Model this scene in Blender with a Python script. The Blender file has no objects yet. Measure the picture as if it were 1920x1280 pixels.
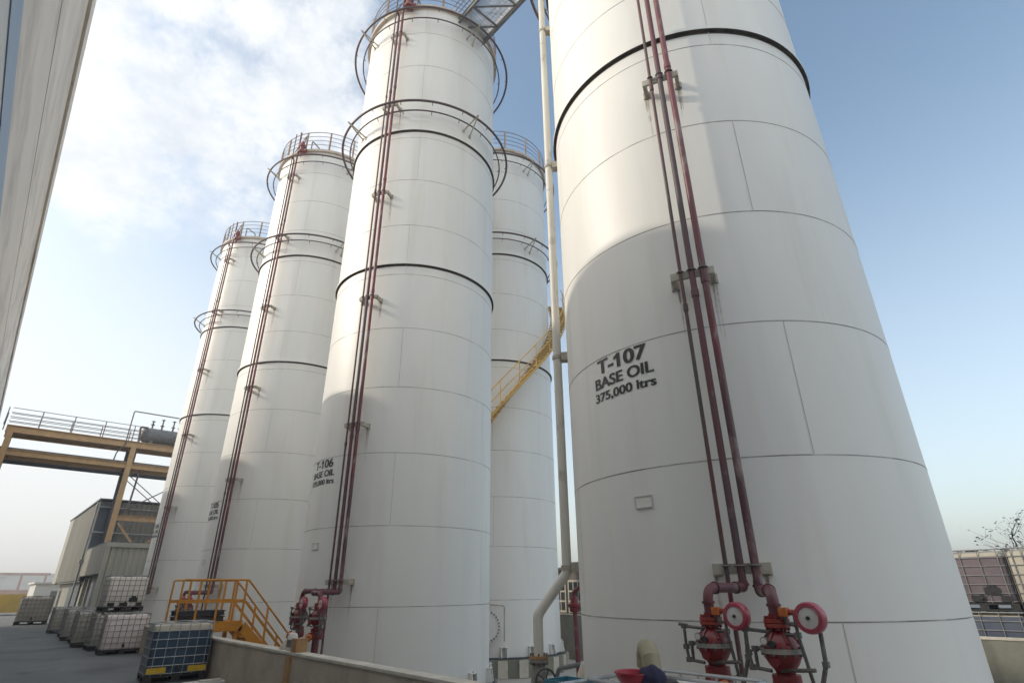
import bpy, bmesh, math, random
from mathutils import Vector, Matrix
R_ = math.radians
rnd = random.Random(7)
scene = bpy.context.scene
COL = scene.collection

# ------------------------------------------------------------------ materials
def new_mat(name):
    m = bpy.data.materials.new(name); m.use_nodes = True
    return m, m.node_tree, m.node_tree.nodes['Principled BSDF']

def mat(name, c1, c2=None, scale=3.0, stretch=(1, 1, 1), rough=0.5, metal=0.0, detail=6.0,
        lo=0.35, hi=0.65, bump=0.0, bscale=None, coat=0.0, c3=None, s3=1.0, lo3=0.55, hi3=0.7, st3=(1, 1, 1), spec=0.5):
    """two (three) colour procedural paint / concrete / metal"""
    m, nt, b = new_mat(name)
    N, L = nt.nodes, nt.links
    b.inputs['Roughness'].default_value = rough
    b.inputs['Metallic'].default_value = metal
    b.inputs['Coat Weight'].default_value = coat
    b.inputs['Coat Roughness'].default_value = 0.12
    b.inputs['Specular IOR Level'].default_value = spec
    if c2 is None:
        c2 = tuple(v * 0.82 for v in c1)
    tc = N.new('ShaderNodeTexCoord')
    def layer(sc, st, lo_, hi_, dt):
        mp = N.new('ShaderNodeMapping'); mp.inputs['Scale'].default_value = st
        L.new(tc.outputs['Object'], mp.inputs['Vector'])
        nz = N.new('ShaderNodeTexNoise'); nz.inputs['Scale'].default_value = sc
        nz.inputs['Detail'].default_value = dt; nz.inputs['Roughness'].default_value = 0.6
        L.new(mp.outputs['Vector'], nz.inputs['Vector'])
        mr = N.new('ShaderNodeMapRange'); mr.inputs['From Min'].default_value = lo_; mr.inputs['From Max'].default_value = hi_
        L.new(nz.outputs['Fac'], mr.inputs['Value'])
        return nz, mr
    nz, mr = layer(scale, stretch, lo, hi, detail)
    mx = N.new('ShaderNodeMix'); mx.data_type = 'RGBA'
    mx.inputs['A'].default_value = (*c1, 1); mx.inputs['B'].default_value = (*c2, 1)
    L.new(mr.outputs['Result'], mx.inputs['Factor'])
    out = mx.outputs['Result']
    if c3 is not None:
        _, mr3 = layer(s3, st3, lo3, hi3, 8.0)
        m3 = N.new('ShaderNodeMix'); m3.data_type = 'RGBA'
        L.new(mr3.outputs['Result'], m3.inputs['Factor']); L.new(out, m3.inputs['A'])
        m3.inputs['B'].default_value = (*c3, 1); out = m3.outputs['Result']
    L.new(out, b.inputs['Base Color'])
    if bump:
        bn, _ = layer(bscale or scale, stretch, 0, 1, 4.0)
        bp = N.new('ShaderNodeBump'); bp.inputs['Strength'].default_value = bump; bp.inputs['Distance'].default_value = 0.02
        L.new(bn.outputs['Fac'], bp.inputs['Height']); L.new(bp.outputs['Normal'], b.inputs['Normal'])
    return m

M = {}
M['tank'] = mat('tank_paint', (.765, .75, .71), (.715, .705, .675), scale=.9, stretch=(1, 1, .25), rough=.46, coat=.0,
                c3=(.645, .61, .54), s3=1.9, st3=(1.3, 1.3, .10), lo3=.53, hi3=.92, bump=.10, bscale=.8)
M['seam'] = mat('weld_seam', (.20, .185, .165), (.54, .52, .485), scale=2.2, lo=.42, hi=.66, rough=.7)
M['vseam'] = mat('plate_joint', (.42, .41, .385), (.56, .55, .52), scale=1.5, rough=.7)
M['ringdark'] = mat('ring_underside_shade', (.035, .03, .027), (.09, .07, .055), scale=4, rough=.9)  # shade under the ring lip, put into the colour as a dark tone
M['rim'] = mat('roof_rim_primer', (.42, .33, .25), (.55, .48, .40), scale=3, rough=.7)
M['roofm'] = mat('roof_sheet', (.62, .61, .58), (.5, .48, .45), scale=1, rough=.5)
M['riser_thin'] = mat('red_pipe_thin', (.115, .03, .03), (.06, .052, .05), scale=1.1, stretch=(1, 1, .35), lo=.42, hi=.58, rough=.5)
M['riser_a'] = mat('red_pipe_weathered', (.12, .03, .038), (.075, .058, .064), scale=1.3, stretch=(1, 1, .3), lo=.45, hi=.62, rough=.55,
                   c3=(.19, .165, .165), s3=5, st3=(1, 1, .6), lo3=.6, hi3=.75)
M['riser_b'] = mat('red_pipe', (.15, .022, .032), (.085, .04, .048), scale=1.2, stretch=(1, 1, .4), lo=.45, hi=.62, rough=.42,
                   c3=(.24, .17, .165), s3=4.5, st3=(1, 1, .5), lo3=.54, hi3=.68)
M['rings'] = mat('spray_pipe', (.055, .045, .05), (.10, .045, .05), scale=1.5, rough=.5)
M['bracket'] = mat('bracket_paint', (.48, .45, .38), (.33, .29, .22), scale=6, rough=.6)
M['rust_post'] = mat('rusty_post', (.28, .13, .07), (.30, .25, .2), scale=5, rough=.75)
M['rail'] = mat('rail_steel', (.11, .10, .11), (.17, .14, .13), scale=5, rough=.6)
M['rustrun'], _nt, _b = new_mat('rust_run')
_b.inputs['Base Color'].default_value = (.24, .15, .08, 1); _b.inputs['Roughness'].default_value = .85
_tc = _nt.nodes.new('ShaderNodeTexCoord'); _nz = _nt.nodes.new('ShaderNodeTexNoise'); _nz.inputs['Scale'].default_value = 9; _nt.links.new(_tc.outputs['Object'], _nz.inputs['Vector'])
_mr = _nt.nodes.new('ShaderNodeMapRange'); _mr.inputs['From Min'].default_value = .3; _mr.inputs['From Max'].default_value = .75; _mr.inputs['To Min'].default_value = .04; _mr.inputs['To Max'].default_value = .42
_nt.links.new(_nz.outputs['Fac'], _mr.inputs['Value']); _nt.links.new(_mr.outputs['Result'], _b.inputs['Alpha'])
M['text'] = mat('black_stencil', (.018, .018, .02), (.03, .03, .03), scale=20, rough=.5)
M['redv'] = mat('valve_red', (.22, .010, .012), (.11, .012, .014), scale=9, rough=.42, coat=.1, c3=(.28, .12, .10), s3=6, lo3=.62, hi3=.75)
M['redo'] = mat('flange_orange_red', (.32, .04, .022), (.20, .025, .02), scale=11, rough=.42)
M['orange'] = mat('orange_cap', (.55, .16, .02), (.4, .1, .02), scale=12, rough=.45)
M['gong'] = mat('gong_pink_red', (.37, .05, .085), (.29, .04, .06), scale=5, rough=.35, c3=(.55, .30, .33), s3=3, lo3=.6, hi3=.8)
M['gface'] = mat('gong_face', (.62, .58, .56), (.50, .47, .45), scale=6, rough=.6)
M['trim'] = mat('trim_pipe_grey', (.09, .085, .08), (.16, .15, .14), scale=12, rough=.5, metal=.3)
M['black'] = mat('black_rubber', (.015, .015, .018), (.03, .03, .032), scale=8, rough=.6)
M['yellow'] = mat('yellow_paint', (.64, .27, .02), (.5, .2, .02), scale=5, rough=.5, c3=(.22, .10, .03), s3=6, lo3=.62, hi3=.8)
M['ystair'] = mat('yellow_stair', (.66, .42, .12), (.52, .33, .10), scale=4, rough=.6, c3=(.6, .52, .38), s3=5, lo3=.58, hi3=.75)
M['orack'] = mat('rack_orange', (.54, .34, .16), (.42, .27, .14), scale=2.5, rough=.6, c3=(.33, .21, .14), s3=3, lo3=.55, hi3=.75)
M['steel'] = mat('grey_steel', (.17, .175, .18), (.11, .11, .12), scale=4, rough=.55)
M['dsteel'] = mat('dark_steel', (.045, .055, .075), (.06, .06, .07), scale=3, rough=.6)
M['galv'] = mat('galvanised', (.42, .43, .44), (.3, .31, .32), scale=9, rough=.42, metal=.55)
M['cagedk'] = mat('cage_dull', (.24, .235, .23), (.34, .33, .32), scale=9, rough=.5, metal=.3)
M['conc'] = mat('concrete', (.46, .385, .31), (.35, .295, .24), scale=1.7, rough=.85, bump=.4, bscale=14,
                c3=(.23, .19, .15), s3=1.1, st3=(1.3, 1.3, .25), lo3=.56, hi3=.78)
M['cap'] = mat('concrete_top', (.60, .55, .47), (.46, .42, .35), scale=3, rough=.85, bump=.3, bscale=16)
M['concg'] = mat('concrete_green', (.24, .235, .19), (.17, .17, .135), scale=1.5, rough=.88, bump=.4, bscale=12,
                 c3=(.09, .085, .07), s3=1.4, st3=(1.3, 1.3, .35), lo3=.56, hi3=.8)
M['asph'] = mat('asphalt', (.15, .158, .163), (.11, .118, .122), scale=.35, rough=.78, bump=.5, bscale=30,
                c3=(.062, .066, .07), s3=.55, lo3=.5, hi3=.68, detail=12)
M['bundf'] = mat('bund_floor', (.42, .40, .37), (.32, .30, .27), scale=.8, rough=.9)
M['tote'] = mat('hdpe_white', (.82, .76, .69), (.72, .67, .61), scale=1.6, rough=.45, c3=(.30, .26, .2), s3=2, lo3=.6, hi3=.85)
M['totep'] = mat('hdpe_pinkish', (.80, .70, .67), (.70, .61, .58), scale=1.6, rough=.45, c3=(.28, .22, .2), s3=2, lo3=.6, hi3=.85)
M['toted'] = mat('hdpe_grimy', (.50, .46, .39), (.38, .35, .30), scale=2, rough=.5, c3=(.45, .41, .34), s3=3)
M['totemauve'] = mat('hdpe_mauve', (.215, .17, .18), (.17, .135, .145), scale=2, rough=.45)
M['totebeige'] = mat('hdpe_beige', (.52, .47, .38), (.43, .39, .31), scale=2, rough=.5)
M['toteslate'] = mat('hdpe_slate', (.085, .10, .14), (.13, .145, .18), scale=2, stretch=(1, 1, .3), rough=.42)
M['blueliq'] = mat('hdpe_blue_oil', (.03, .055, .09), (.045, .08, .125), scale=2.4, stretch=(1.5, 1.5, .35), rough=.38, c3=(.02, .035, .06), s3=1.5)
M['ytag'] = mat('yellow_plate', (.62, .40, .02), (.5, .3, .02), scale=6, rough=.5)
M['pallet'] = mat('black_pallet', (.014, .014, .016), (.035, .033, .03), scale=6, rough=.7)
M['pipec'] = mat('cream_pipe', (.66, .63, .56), (.55, .52, .45), scale=1.6, stretch=(1, 1, .4), rough=.5, c3=(.3, .26, .2), s3=2.5, lo3=.6, hi3=.8)
M['valveg'] = mat('valve_body_grey', (.28, .26, .23), (.18, .165, .15), scale=8, rough=.6)
M['clad'] = mat('wall_panel_offwhite', (.80, .735, .65), (.68, .61, .53), scale=.55, stretch=(.12, 1, 1.4), rough=.55,
                c3=(.33, .28, .23), s3=1.2, st3=(.3, 1, 1.5), lo3=.48, hi3=.80, detail=9)
M['cladjoint'] = mat('panel_lap', (.34, .30, .27), (.5, .46, .42), scale=.6, stretch=(.2, 1, 1), rough=.7)
M['cladblue'] = mat('wall_band_blue', (.20, .30, .43), (.25, .34, .46), scale=1, stretch=(.2, 1, 2), rough=.5)
M['cladgrey'] = mat('wall_panel_grey', (.66, .65, .62), (.55, .54, .52), scale=.6, stretch=(.12, 1, 1), rough=.55)
M['shed'] = mat('shed_beige', (.27, .26, .22), (.22, .21, .18), scale=.8, stretch=(1, 1, .3), rough=.65)
M['shedl'] = mat('shed_light', (.42, .40, .34), (.36, .345, .29), scale=.8, stretch=(1, 1, .3), rough=.6)
M['sheddk'] = mat('shed_slate', (.10, .125, .155), (.075, .09, .115), scale=.8, stretch=(1, 1, .3), rough=.6)
M['shutter'] = mat('door_slate', (.07, .095, .115), (.05, .065, .08), scale=2, rough=.55)
M['brown'] = mat('brown_wall', (.16, .14, .125), (.12, .105, .095), scale=1.5, rough=.85)
M['glass'] = mat('dark_glass', (.03, .035, .04), (.05, .055, .06), scale=2, rough=.12)
M['grate'] = mat('deck_grating', (.50, .53, .56), (.42, .45, .48), scale=5, stretch=(1, 1, 1), rough=.5, metal=.2)
M['teal'] = mat('teal_plastic', (.06, .22, .30), (.045, .16, .22), scale=5, rough=.4)
M['redp'] = mat('red_plastic', (.35, .01, .025), (.27, .01, .02), scale=4, rough=.35)
M['navy'] = mat('navy_cloth', (.02, .018, .05), (.03, .026, .06), scale=14, rough=.95, bump=.5, bscale=30)
M['tan'] = mat('tan_duct', (.30, .255, .165), (.24, .2, .13), scale=5, rough=.5)
M['tanl'] = mat('tan_box', (.42, .24, .10), (.3, .16, .07), scale=5, rough=.7)
M['bark'] = mat('bark', (.10, .085, .07), (.065, .055, .045), scale=12, rough=.9)
M['leaf'] = mat('dry_leaf', (.06, .065, .045), (.09, .085, .06), scale=3, rough=.8)
M['farw'] = mat('far_white', (.66, .64, .60), (.56, .55, .52), scale=.3, rough=.7)
M['farr'] = mat('far_red', (.45, .25, .2), (.5, .4, .34), scale=.5, rough=.8)
M['fary'] = mat('far_yellow', (.58, .38, .05), (.46, .3, .06), scale=.8, rough=.6)

# ------------------------------------------------------------------ mesh builder
class MB:
    def __init__(s): s.bm = bmesh.new(); s.mats = []
    def mi(s, m):
        if m not in s.mats: s.mats.append(m)
        return s.mats.index(m)
    def faces(s, verts, faces, m):
        i = s.mi(m); vs = [s.bm.verts.new(v) for v in verts]
        for f in faces:
            try:
                fc = s.bm.faces.new([vs[k] for k in f]); fc.material_index = i; fc.smooth = True
            except ValueError: pass
        return vs
    def box(s, c, d, m, rot=None, taper=None):
        hx, hy, hz = d[0]/2, d[1]/2, d[2]/2
        vs = []
        for z in (-hz, hz):
            k = 1 if (z < 0 or taper is None) else taper
            vs += [Vector((x*k, y*k, z)) for x, y in ((-hx, -hy), (hx, -hy), (hx, hy), (-hx, hy))]
        if rot is not None: vs = [rot @ v for v in vs]
        vs = [v + Vector(c) for v in vs]
        s.faces(vs, [(0, 3, 2, 1), (4, 5, 6, 7), (0, 1, 5, 4), (1, 2, 6, 5), (2, 3, 7, 6), (3, 0, 4, 7)], m)
    def beam(s, p0, p1, w, hgt, m, up=Vector((0, 0, 1))):
        p0, p1 = Vector(p0), Vector(p1); d = p1 - p0; l = d.length
        x = d.normalized()
        if abs(x.dot(up)) > .98: up = Vector((0, 1, 0))
        y = up.cross(x).normalized(); z = x.cross(y)
        rot = Matrix((x, y, z)).transposed()
        s.box((p0 + p1)/2, (l, w, hgt), m, rot)
    def ibeam(s, p0, p1, w, hgt, m, t=.03):
        p0, p1 = Vector(p0), Vector(p1); zu = Vector((0, 0, 1)) if abs((p1-p0).normalized().z) < .9 else Vector((1, 0, 0))
        s.beam(p0, p1, t, hgt - 2*t - .004, m, zu)
        s.beam(p0 + zu*(hgt/2 - t/2), p1 + zu*(hgt/2 - t/2), w, t, m, zu)
        s.beam(p0 - zu*(hgt/2 - t/2), p1 - zu*(hgt/2 - t/2), w, t, m, zu)
    def tube(s, pts, r, m, seg=8, cap=True, closed=False, radii=None):
        pts = [Vector(p) for p in pts]; n = len(pts)
        i = s.mi(m); rings = []
        prev = None
        for k in range(n):
            if closed: t = (pts[(k+1) % n] - pts[k-1]).normalized()
            elif k == 0: t = (pts[1] - pts[0]).normalized()
            elif k == n-1: t = (pts[-1] - pts[-2]).normalized()
            else: t = ((pts[k] - pts[k-1]).normalized() + (pts[k+1] - pts[k]).normalized()).normalized()
            if prev is None:
                a = Vector((0, 0, 1)) if abs(t.z) < .9 else Vector((1, 0, 0))
                x = a.cross(t).normalized()
            else:
                x = prev - t*prev.dot(t)
                x = x.normalized() if x.length > 1e-6 else Vector((1, 0, 0)).cross(t).normalized()
            prev = x; y = t.cross(x)
            rr = radii[k] if radii else r
            rings.append([s.bm.verts.new(pts[k] + (x*math.cos(2*math.pi*j/seg) + y*math.sin(2*math.pi*j/seg))*rr) for j in range(seg)])
        for k in range(n if closed else n-1):
            a, b = rings[k], rings[(k+1) % n]
            for j in range(seg):
                f = s.bm.faces.new((a[j], a[(j+1) % seg], b[(j+1) % seg], b[j])); f.material_index = i; f.smooth = True
        if cap and not closed:
            for rg in (rings[0][::-1], rings[-1]):
                f = s.bm.faces.new(rg); f.material_index = i
    def cyl(s, p0, p1, r, m, seg=16, r1=None):
        s.tube([p0, p1], r, m, seg, True, False, [r, r if r1 is None else r1])
    def lathe(s, prof, m, seg=32, c=(0, 0, 0), axis='z', a0=0., a1=2*math.pi, ms=None):
        """prof: list of (r, z); ms: optional list of material per strip"""
        full = abs(a1 - a0 - 2*math.pi) < 1e-6
        cnt = seg if full else seg + 1
        c = Vector(c); rows = []
        for r, z in prof:
            row = []
            for j in range(cnt):
                a = a0 + (a1 - a0)*j/seg
                p = Vector((r*math.cos(a), r*math.sin(a), z))
                if axis == 'y': p = Vector((p.x, p.z, -p.y)) if False else Vector((p.x, -p.z, p.y))   # z -> -y (faces the road)
                if axis == 'x': p = Vector((p.z, p.x, p.y))
                row.append(s.bm.verts.new(c + p))
            rows.append(row)
        for k in range(len(rows)-1):
            i = s.mi(ms[k] if ms else m)
            for j in range(seg):
                j2 = (j+1) % cnt
                q = (rows[k][j], rows[k][j2], rows[k+1][j2], rows[k+1][j])
                if axis == 'x' or axis == 'z' or True:
                    try:
                        f = s.bm.faces.new(q); f.material_index = i; f.smooth = True
                    except ValueError: pass
    def build(s, name, parent=None, loc=None, angle=35, bevel=0):
        bmesh.ops.remove_doubles(s.bm, verts=s.bm.verts, dist=1e-6)
        if bevel:
            es = [e for e in s.bm.edges if e.is_manifold and e.calc_face_angle(0) > R_(50)]
            bmesh.ops.bevel(s.bm, geom=es, offset=bevel, segments=2, affect='EDGES', profile=.7, clamp_overlap=True)
            for f in s.bm.faces: f.smooth = True
        bmesh.ops.recalc_face_normals(s.bm, faces=s.bm.faces)
        me = bpy.data.meshes.new(name); s.bm.to_mesh(me); s.bm.free()
        for m in s.mats: me.materials.append(M[m])
        me.set_sharp_from_angle(angle=R_(angle))
        o = bpy.data.objects.new(name, me); COL.objects.link(o)
        if parent is not None: o.parent = parent
        if loc is not None: o.location = loc
        return o

def arc_path(pts, rad, n=6):
    """polyline with rounded corners"""
    pts = [Vector(p) for p in pts]; out = [pts[0]]
    for k in range(1, len(pts)-1):
        a, b, c = pts[k-1], pts[k], pts[k+1]
        u, v = (a-b), (c-b); ang = u.angle(v)
        d = min(rad/max(math.tan(ang/2), 1e-3), u.length*.49, v.length*.49)
        p, q = b + u.normalized()*d, b + v.normalized()*d
        for i in range(n+1):
            t = i/n
            out.append(p*(1-t)**2 + b*2*t*(1-t) + q*t*t)
    out.append(pts[-1]); return out

def tag(o, label=None, cat=None, group=None, kind=None):
    if label: o['label'] = label
    if cat: o['category'] = cat
    if group: o['group'] = group
    if kind: o['kind'] = kind
    return o
def thing(name, label, cat, loc=(0, 0, 0), rz=0., group=None):
    o = bpy.data.objects.new(name, None); COL.objects.link(o)
    o.empty_display_size = .2; o.location = loc; o.rotation_euler = (0, 0, rz)
    return tag(o, label, cat, group)
def copy_tree(src, parent=None):
    c = src.copy(); COL.objects.link(c)
    if parent is not None: c.parent = parent
    for ch in [o for o in CH.get(src.name, [])]:
        copy_tree(ch, c)
    return c
CH = {}
def snapshot():
    CH.clear()
    for o in bpy.data.objects:
        if o.parent is not None: CH.setdefault(o.parent.name, []).append(o)
def P(u, n, z): return Vector((-u, n, z))      # u = metres along the tank row away from the camera, n = towards the tanks

# ------------------------------------------------------------------ camera
H = 1.755
cam = bpy.data.cameras.new('camera'); co = bpy.data.objects.new('camera', cam); COL.objects.link(co)
cam.sensor_width = 36; cam.sensor_fit = 'HORIZONTAL'; cam.lens = 1029.87/1920*36; cam.clip_end = 6000; cam.clip_start = .05
pit, rol = R_(24.2298), R_(-.52087)
U = Vector((-.67013, .74225, 0)).normalized(); NN = Vector((U.y, -U.x, 0))
def tow(v): return Vector((-(v.dot(U)), v.dot(NN), v.z))
R0 = Vector((1, 0, 0)); F0 = Vector((0, math.cos(pit), math.sin(pit))); U0 = Vector((0, -math.sin(pit), math.cos(pit)))
c_, s_ = math.cos(rol), math.sin(rol)
Rt = tow(R0*c_ + U0*s_); Ut = tow(R0*-s_ + U0*c_); Ft = tow(F0)
mw = Matrix((Rt, Ut, -Ft)).transposed().to_4x4(); mw.translation = Vector((0, 0, H))
co.matrix_world = mw
scene.camera = co
YAW = math.atan2(NN.y, NN.x)                    # not used for geometry, only for azimuth offsets
AZ = 90 - math.degrees(math.atan2(U0.y*0 + tow(Vector((0, 1, 0))).x*-1, 1))  # placeholder
def az(a):                                      # azimuth in the fitted frame -> world azimuth
    v = tow(Vector((math.cos(R_(a)), math.sin(R_(a)), 0))); return math.atan2(v.y, v.x)

# ------------------------------------------------------------------ ground
Xs = [-2500, -60, -37.4, -9.6, 1.7, 30, 2500]; Ys = [-2500, -30, 4.55, 15.9, 19.3, 60, 2500]
g = MB()
for i in range(len(Xs)-1):
    for j in range(len(Ys)-1):
        inside = (2 <= i <= 3 and j == 2) or (i == 2 and j == 3)
        if inside: continue
        g.faces([(Xs[i], Ys[j], 0), (Xs[i+1], Ys[j], 0), (Xs[i+1], Ys[j+1], 0), (Xs[i], Ys[j+1], 0)], [(0, 1, 2, 3)], 'asph')
tag(g.build('ground'), kind='structure')
g = MB(); g.faces([(-37.4, 4.5, -.9), (1.8, 4.5, -.9), (1.8, 19.4, -.9), (-37.4, 19.4, -.9)], [(0, 1, 2, 3)], 'bundf')
tag(g.build('bund_floor'), kind='structure')

def bund_wall(p0, p1, label, matn, top=.78, th=.2, pil=()):
    """wall from p0 to p1 (x,y), base at the bund floor"""
    p0, p1 = Vector((*p0, 0)), Vector((*p1, 0)); d = (p1-p0).normalized(); l = (p1-p0).length
    t = thing('bund_wall', label, 'wall', (p0+p1)/2)
    ang = math.atan2(d.y, d.x); rot = Matrix.Rotation(ang, 3, 'Z')
    b = MB(); zc = (top - .05 - 1.0)/2
    b.box((0, 0, zc), (l, th, top - .05 + 1.0), matn, rot)
    b.build('wall', t)
    c = MB(); k = int(l/6) + 1
    for i in range(k):
        c.box(rot @ Vector((-l/2 + (i+.5)*l/k, 0, top - .023)), (l/k - .012, th + .035, .046), 'cap', rot)
    c.build('coping', t, bevel=.008)
    for x in pil:
        q = MB(); q.box(rot @ Vector((x, 0, -.09)), (.16, th + .10, 1.62), 'tanl' if matn == 'conc' else matn, rot); q.build('pilaster', t)
    return t
bund_wall((-37.4, 4.56), (1.7, 4.56), 'long low concrete bund wall running in front of the white tanks along the road', 'conc', pil=(7.05, 13, 1, -5, -11))
bund_wall((-9.5, 15.8), (1.7, 15.8), 'weathered concrete bund wall behind the nearest tank, below the stacked totes', 'concg')
bund_wall((-37.4, 19.2), (-9.5, 19.2), 'rear concrete bund wall behind the far pair of tanks', 'concg')

# ------------------------------------------------------------------ tanks
S = 2.5
ZB = -.325                                        # base of every tank
ZT = 7.88*S + H                                   # roof edge
RING = [3.43*S + H, 5.48*S + H]
SEAM = [H + S*v for v in (-.136, .555, 1.246, 1.938, 2.621, 3.302, 3.985, 4.672, 5.366, 6.03, 6.694, 7.36)]
def lz(z): return z - ZB                          # world height -> tank-local height
RISERS = ((-2.95, .024, 'riser_thin'), (0, .040, 'riser_a'), (3.0, .044, 'riser_b'))   # degrees from riser axis, radius

def make_tank():
    t = thing('storage_tank', 'x', 'storage tank', (0, 0, ZB))
    # local azimuth 0 = riser axis
    b = MB(); prof = [(S, 0)]; ms = []
    zs = [lz(z) for z in SEAM]
    for z in zs:
        ms.append('tank'); prof.append((S, z - .0065))
        for (r, zz) in ((S + .003, z - .0055), (S + .003, z + .0055), (S, z + .0065)):
            ms.append('seam'); prof.append((r, zz))
    ms.append('tank'); prof.append((S, lz(ZT)))
    b.lathe(prof, 'tank', 128, ms=ms)
    lv = [0] + zs + [lz(ZT)]
    for k in range(len(lv)-1):
        for q in range(3):
            a = R_((22, 142, 262)[q] + (k % 3)*1.3 - 1.5 if k % 2 == 0 else (85, 205, 300)[q])
            if abs(((math.degrees(a) + 180) % 360) - 180) < 9: continue
            r = S + .004; w = .0045/S
            b.faces([(r*math.cos(a+e), r*math.sin(a+e), z) for e, z in ((-w, lv[k]+.01), (w, lv[k]+.01), (w, lv[k+1]-.01), (-w, lv[k+1]-.01))], [(0, 1, 2, 3)], 'vseam')
    b.build('shell', t, angle=60)
    # stiffener rings
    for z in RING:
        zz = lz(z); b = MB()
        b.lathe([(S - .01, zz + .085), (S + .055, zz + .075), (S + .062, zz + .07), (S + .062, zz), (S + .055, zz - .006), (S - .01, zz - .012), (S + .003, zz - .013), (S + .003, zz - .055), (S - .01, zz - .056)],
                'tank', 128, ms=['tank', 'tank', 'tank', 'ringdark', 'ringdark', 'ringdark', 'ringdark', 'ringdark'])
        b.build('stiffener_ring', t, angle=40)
    # roof with projecting rim
    zt = lz(ZT); b = MB()
    b.lathe([(S - .01, zt - .02), (S + .12, zt - .02), (S + .12, zt + .10), (S + .02, zt + .10), (S*.5, zt + .28), (.02, zt + .42)], 'roofm', 96,
            ms=['rim', 'rim', 'roofm', 'roofm', 'roofm'])
    b.build('roof', t, angle=30)
    # roof railing
    b = MB(); rr = S + .07
    for h in (.32, .58, .84, 1.1):
        b.tube([(rr*math.cos(2*math.pi*k/72), rr*math.sin(2*math.pi*k/72), zt + .10 + h) for k in range(72)], .018 if h > 1 else .013, 'rail', 6, closed=True)
    rail = b.build('roof_railing', t)
    for k in range(14):
        a = 2*math.pi*(k+.3)/14; p = MB()
        p.beam((0, 0, -.12), (0, 0, 1.12), .06, .06, 'rust_post')
        p.build('post', rail, (rr*math.cos(a), rr*math.sin(a), zt + .1))
    # clutter on the roof near the risers
    b = MB()
    b.tube(arc_path([(2.2, .35, zt + .1), (2.2, .35, zt + 1.0), (1.5, .35, zt + 1.0), (1.5, .35, zt + .2)], .1), .03, 'rail', 8)
    b.tube([(1.9, -.7, zt + .1), (2.35, .1, zt + 1.3)], .025, 'rail', 6)
    b.tube([(2.35, -.7, zt + .1), (2.35, .1, zt + 1.3)], .025, 'rail', 6)
    b.build('roof_frame', t)
    b = MB(); b.lathe([(.07, .3), (.07, .95), (.16, .95), (.16, 1.05), (0, 1.05)], 'rail', 12, c=(.8, -.2, zt)); b.build('roof_vent', t)
    # water-spray rings and their Y brackets
    for zc, ro, ri in ((5.80*S + H, 1.205*S, 1.095*S), (7.62*S + H, 1.215*S, 1.09*S)):
        z0 = lz(zc)
        for r, zz, rad in ((ro, z0, .04), (ri, z0 - .14, .024)):
            b = MB()
            b.tube([(r*math.cos(2*math.pi*k/96), r*math.sin(2*math.pi*k/96), zz) for k in range(96)], rad, 'rings', 8, closed=True)
            for k in range(18):
                a = 2*math.pi*(k+.5)/18; e = Vector((math.cos(a), math.sin(a), 0))
                b.tube([e*r + Vector((0, 0, zz)), e*(r - .07) + Vector((0, 0, zz - .10))], .013, 'rings', 6)
            b.build('spray_ring', t)
        for k in range(4):
            a = 2*math.pi*k/4 + R_(-30.5); e = Vector((math.cos(a), math.sin(a), 0)); f = Vector((-math.sin(a), math.cos(a), 0)); b = MB()
            for sg in (-1, 1):
                b.beam(e*(S) + f*sg*.13 + Vector((0, 0, z0 - .26 - (.12 if sg > 0 else 0))), e*(ro + .14) + Vector((0, 0, z0 + .03)), .035, .035, 'bracket')
            for sg in (-1, 1):
                b.box(e*(S + .006) + f*sg*.13 + Vector((0, 0, z0 - .28 - (.12 if sg > 0 else 0))), (.012, .09, .12), 'bracket', Matrix.Rotation(a, 3, 'Z'))
            b.build('ring_bracket', t)
    # riser pipes
    rp = S + .30
    for dg, rad, m in RISERS:
        a = R_(dg); e = Vector((math.cos(a), math.sin(a), 0)); b = MB()
        zb = lz(H + .05); top = zt + (1.05 if m != 'riser_a' else -.62)
        pts = [e*rp + Vector((0, 0, zb + (top - zb)*k/10)) for k in range(11)]
        if m == 'riser_a':
            pts = arc_path(pts + [e*(ro) + Vector((0, 0, top + .05))], .1)
        b.tube(pts, rad, m, 12)
        for k in range(1, 5):                     # pipe couplings
            zz = zb + (zt - zb)*(k/5.0) - .55 + dg*.06
            b.cyl(e*rp + Vector((0, 0, zz)), e*rp + Vector((0, 0, zz + .10)), rad + .009, m, 12)
        b.build('riser_pipe', t)
    b = MB()                                      # red valve block at the top of the risers
    a = R_(7); e = Vector((math.cos(a), math.sin(a), 0)); q = e*rp + Vector((0, 0, zt - .05))
    b.lathe([(.0, -.35), (.07, -.35), (.07, -.22), (.15, -.20), (.15, -.1), (.09, -.06), (.11, .12), (.15, .14), (.15, .26), (.08, .28), (.08, .42), (0, .42)], 'redv', 14, c=q)
    b.cyl(q + Vector((0, 0, -.15)), q + Vector((0, 0, -.15)) + e.cross(Vector((0, 0, 1)))*-.28, .07, 'redv', 12)
    b.tube([q, e*S + Vector((0, 0, zt - .05))], .05, 'redv', 8)
    b.build('top_valve', t)
    # pipe brackets
    for zc in (.07, 1.52, 2.97, 4.42, 5.87, 7.25):
        z0 = lz(zc*S + H); b = MB(); w = .28; xo = S + .245
        b.box((xo, 0, z0), (.04, 2*w, .105), 'bracket')
        for sg in (-1, 1):
            b.box(((S*.985 + xo)/2, sg*(w - .03), z0 - .002), (xo - S*.985 - .004, .06, .10), 'bracket')
            b.box((S - .0, sg*(w - .03), z0), (.03, .11, .13), 'bracket')
        for dg, rad, m in RISERS:                 # U-bolts
            y = rp*math.sin(R_(dg)); x0 = rp*math.cos(R_(dg))
            b.tube([(x0 + (rad + .012)*math.cos(k*math.pi/6 - math.pi/2) , y + (rad + .012)*math.sin(k*math.pi/6 - math.pi/2), z0 + .03) for k in range(7)], .012, 'rail', 6)
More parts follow.
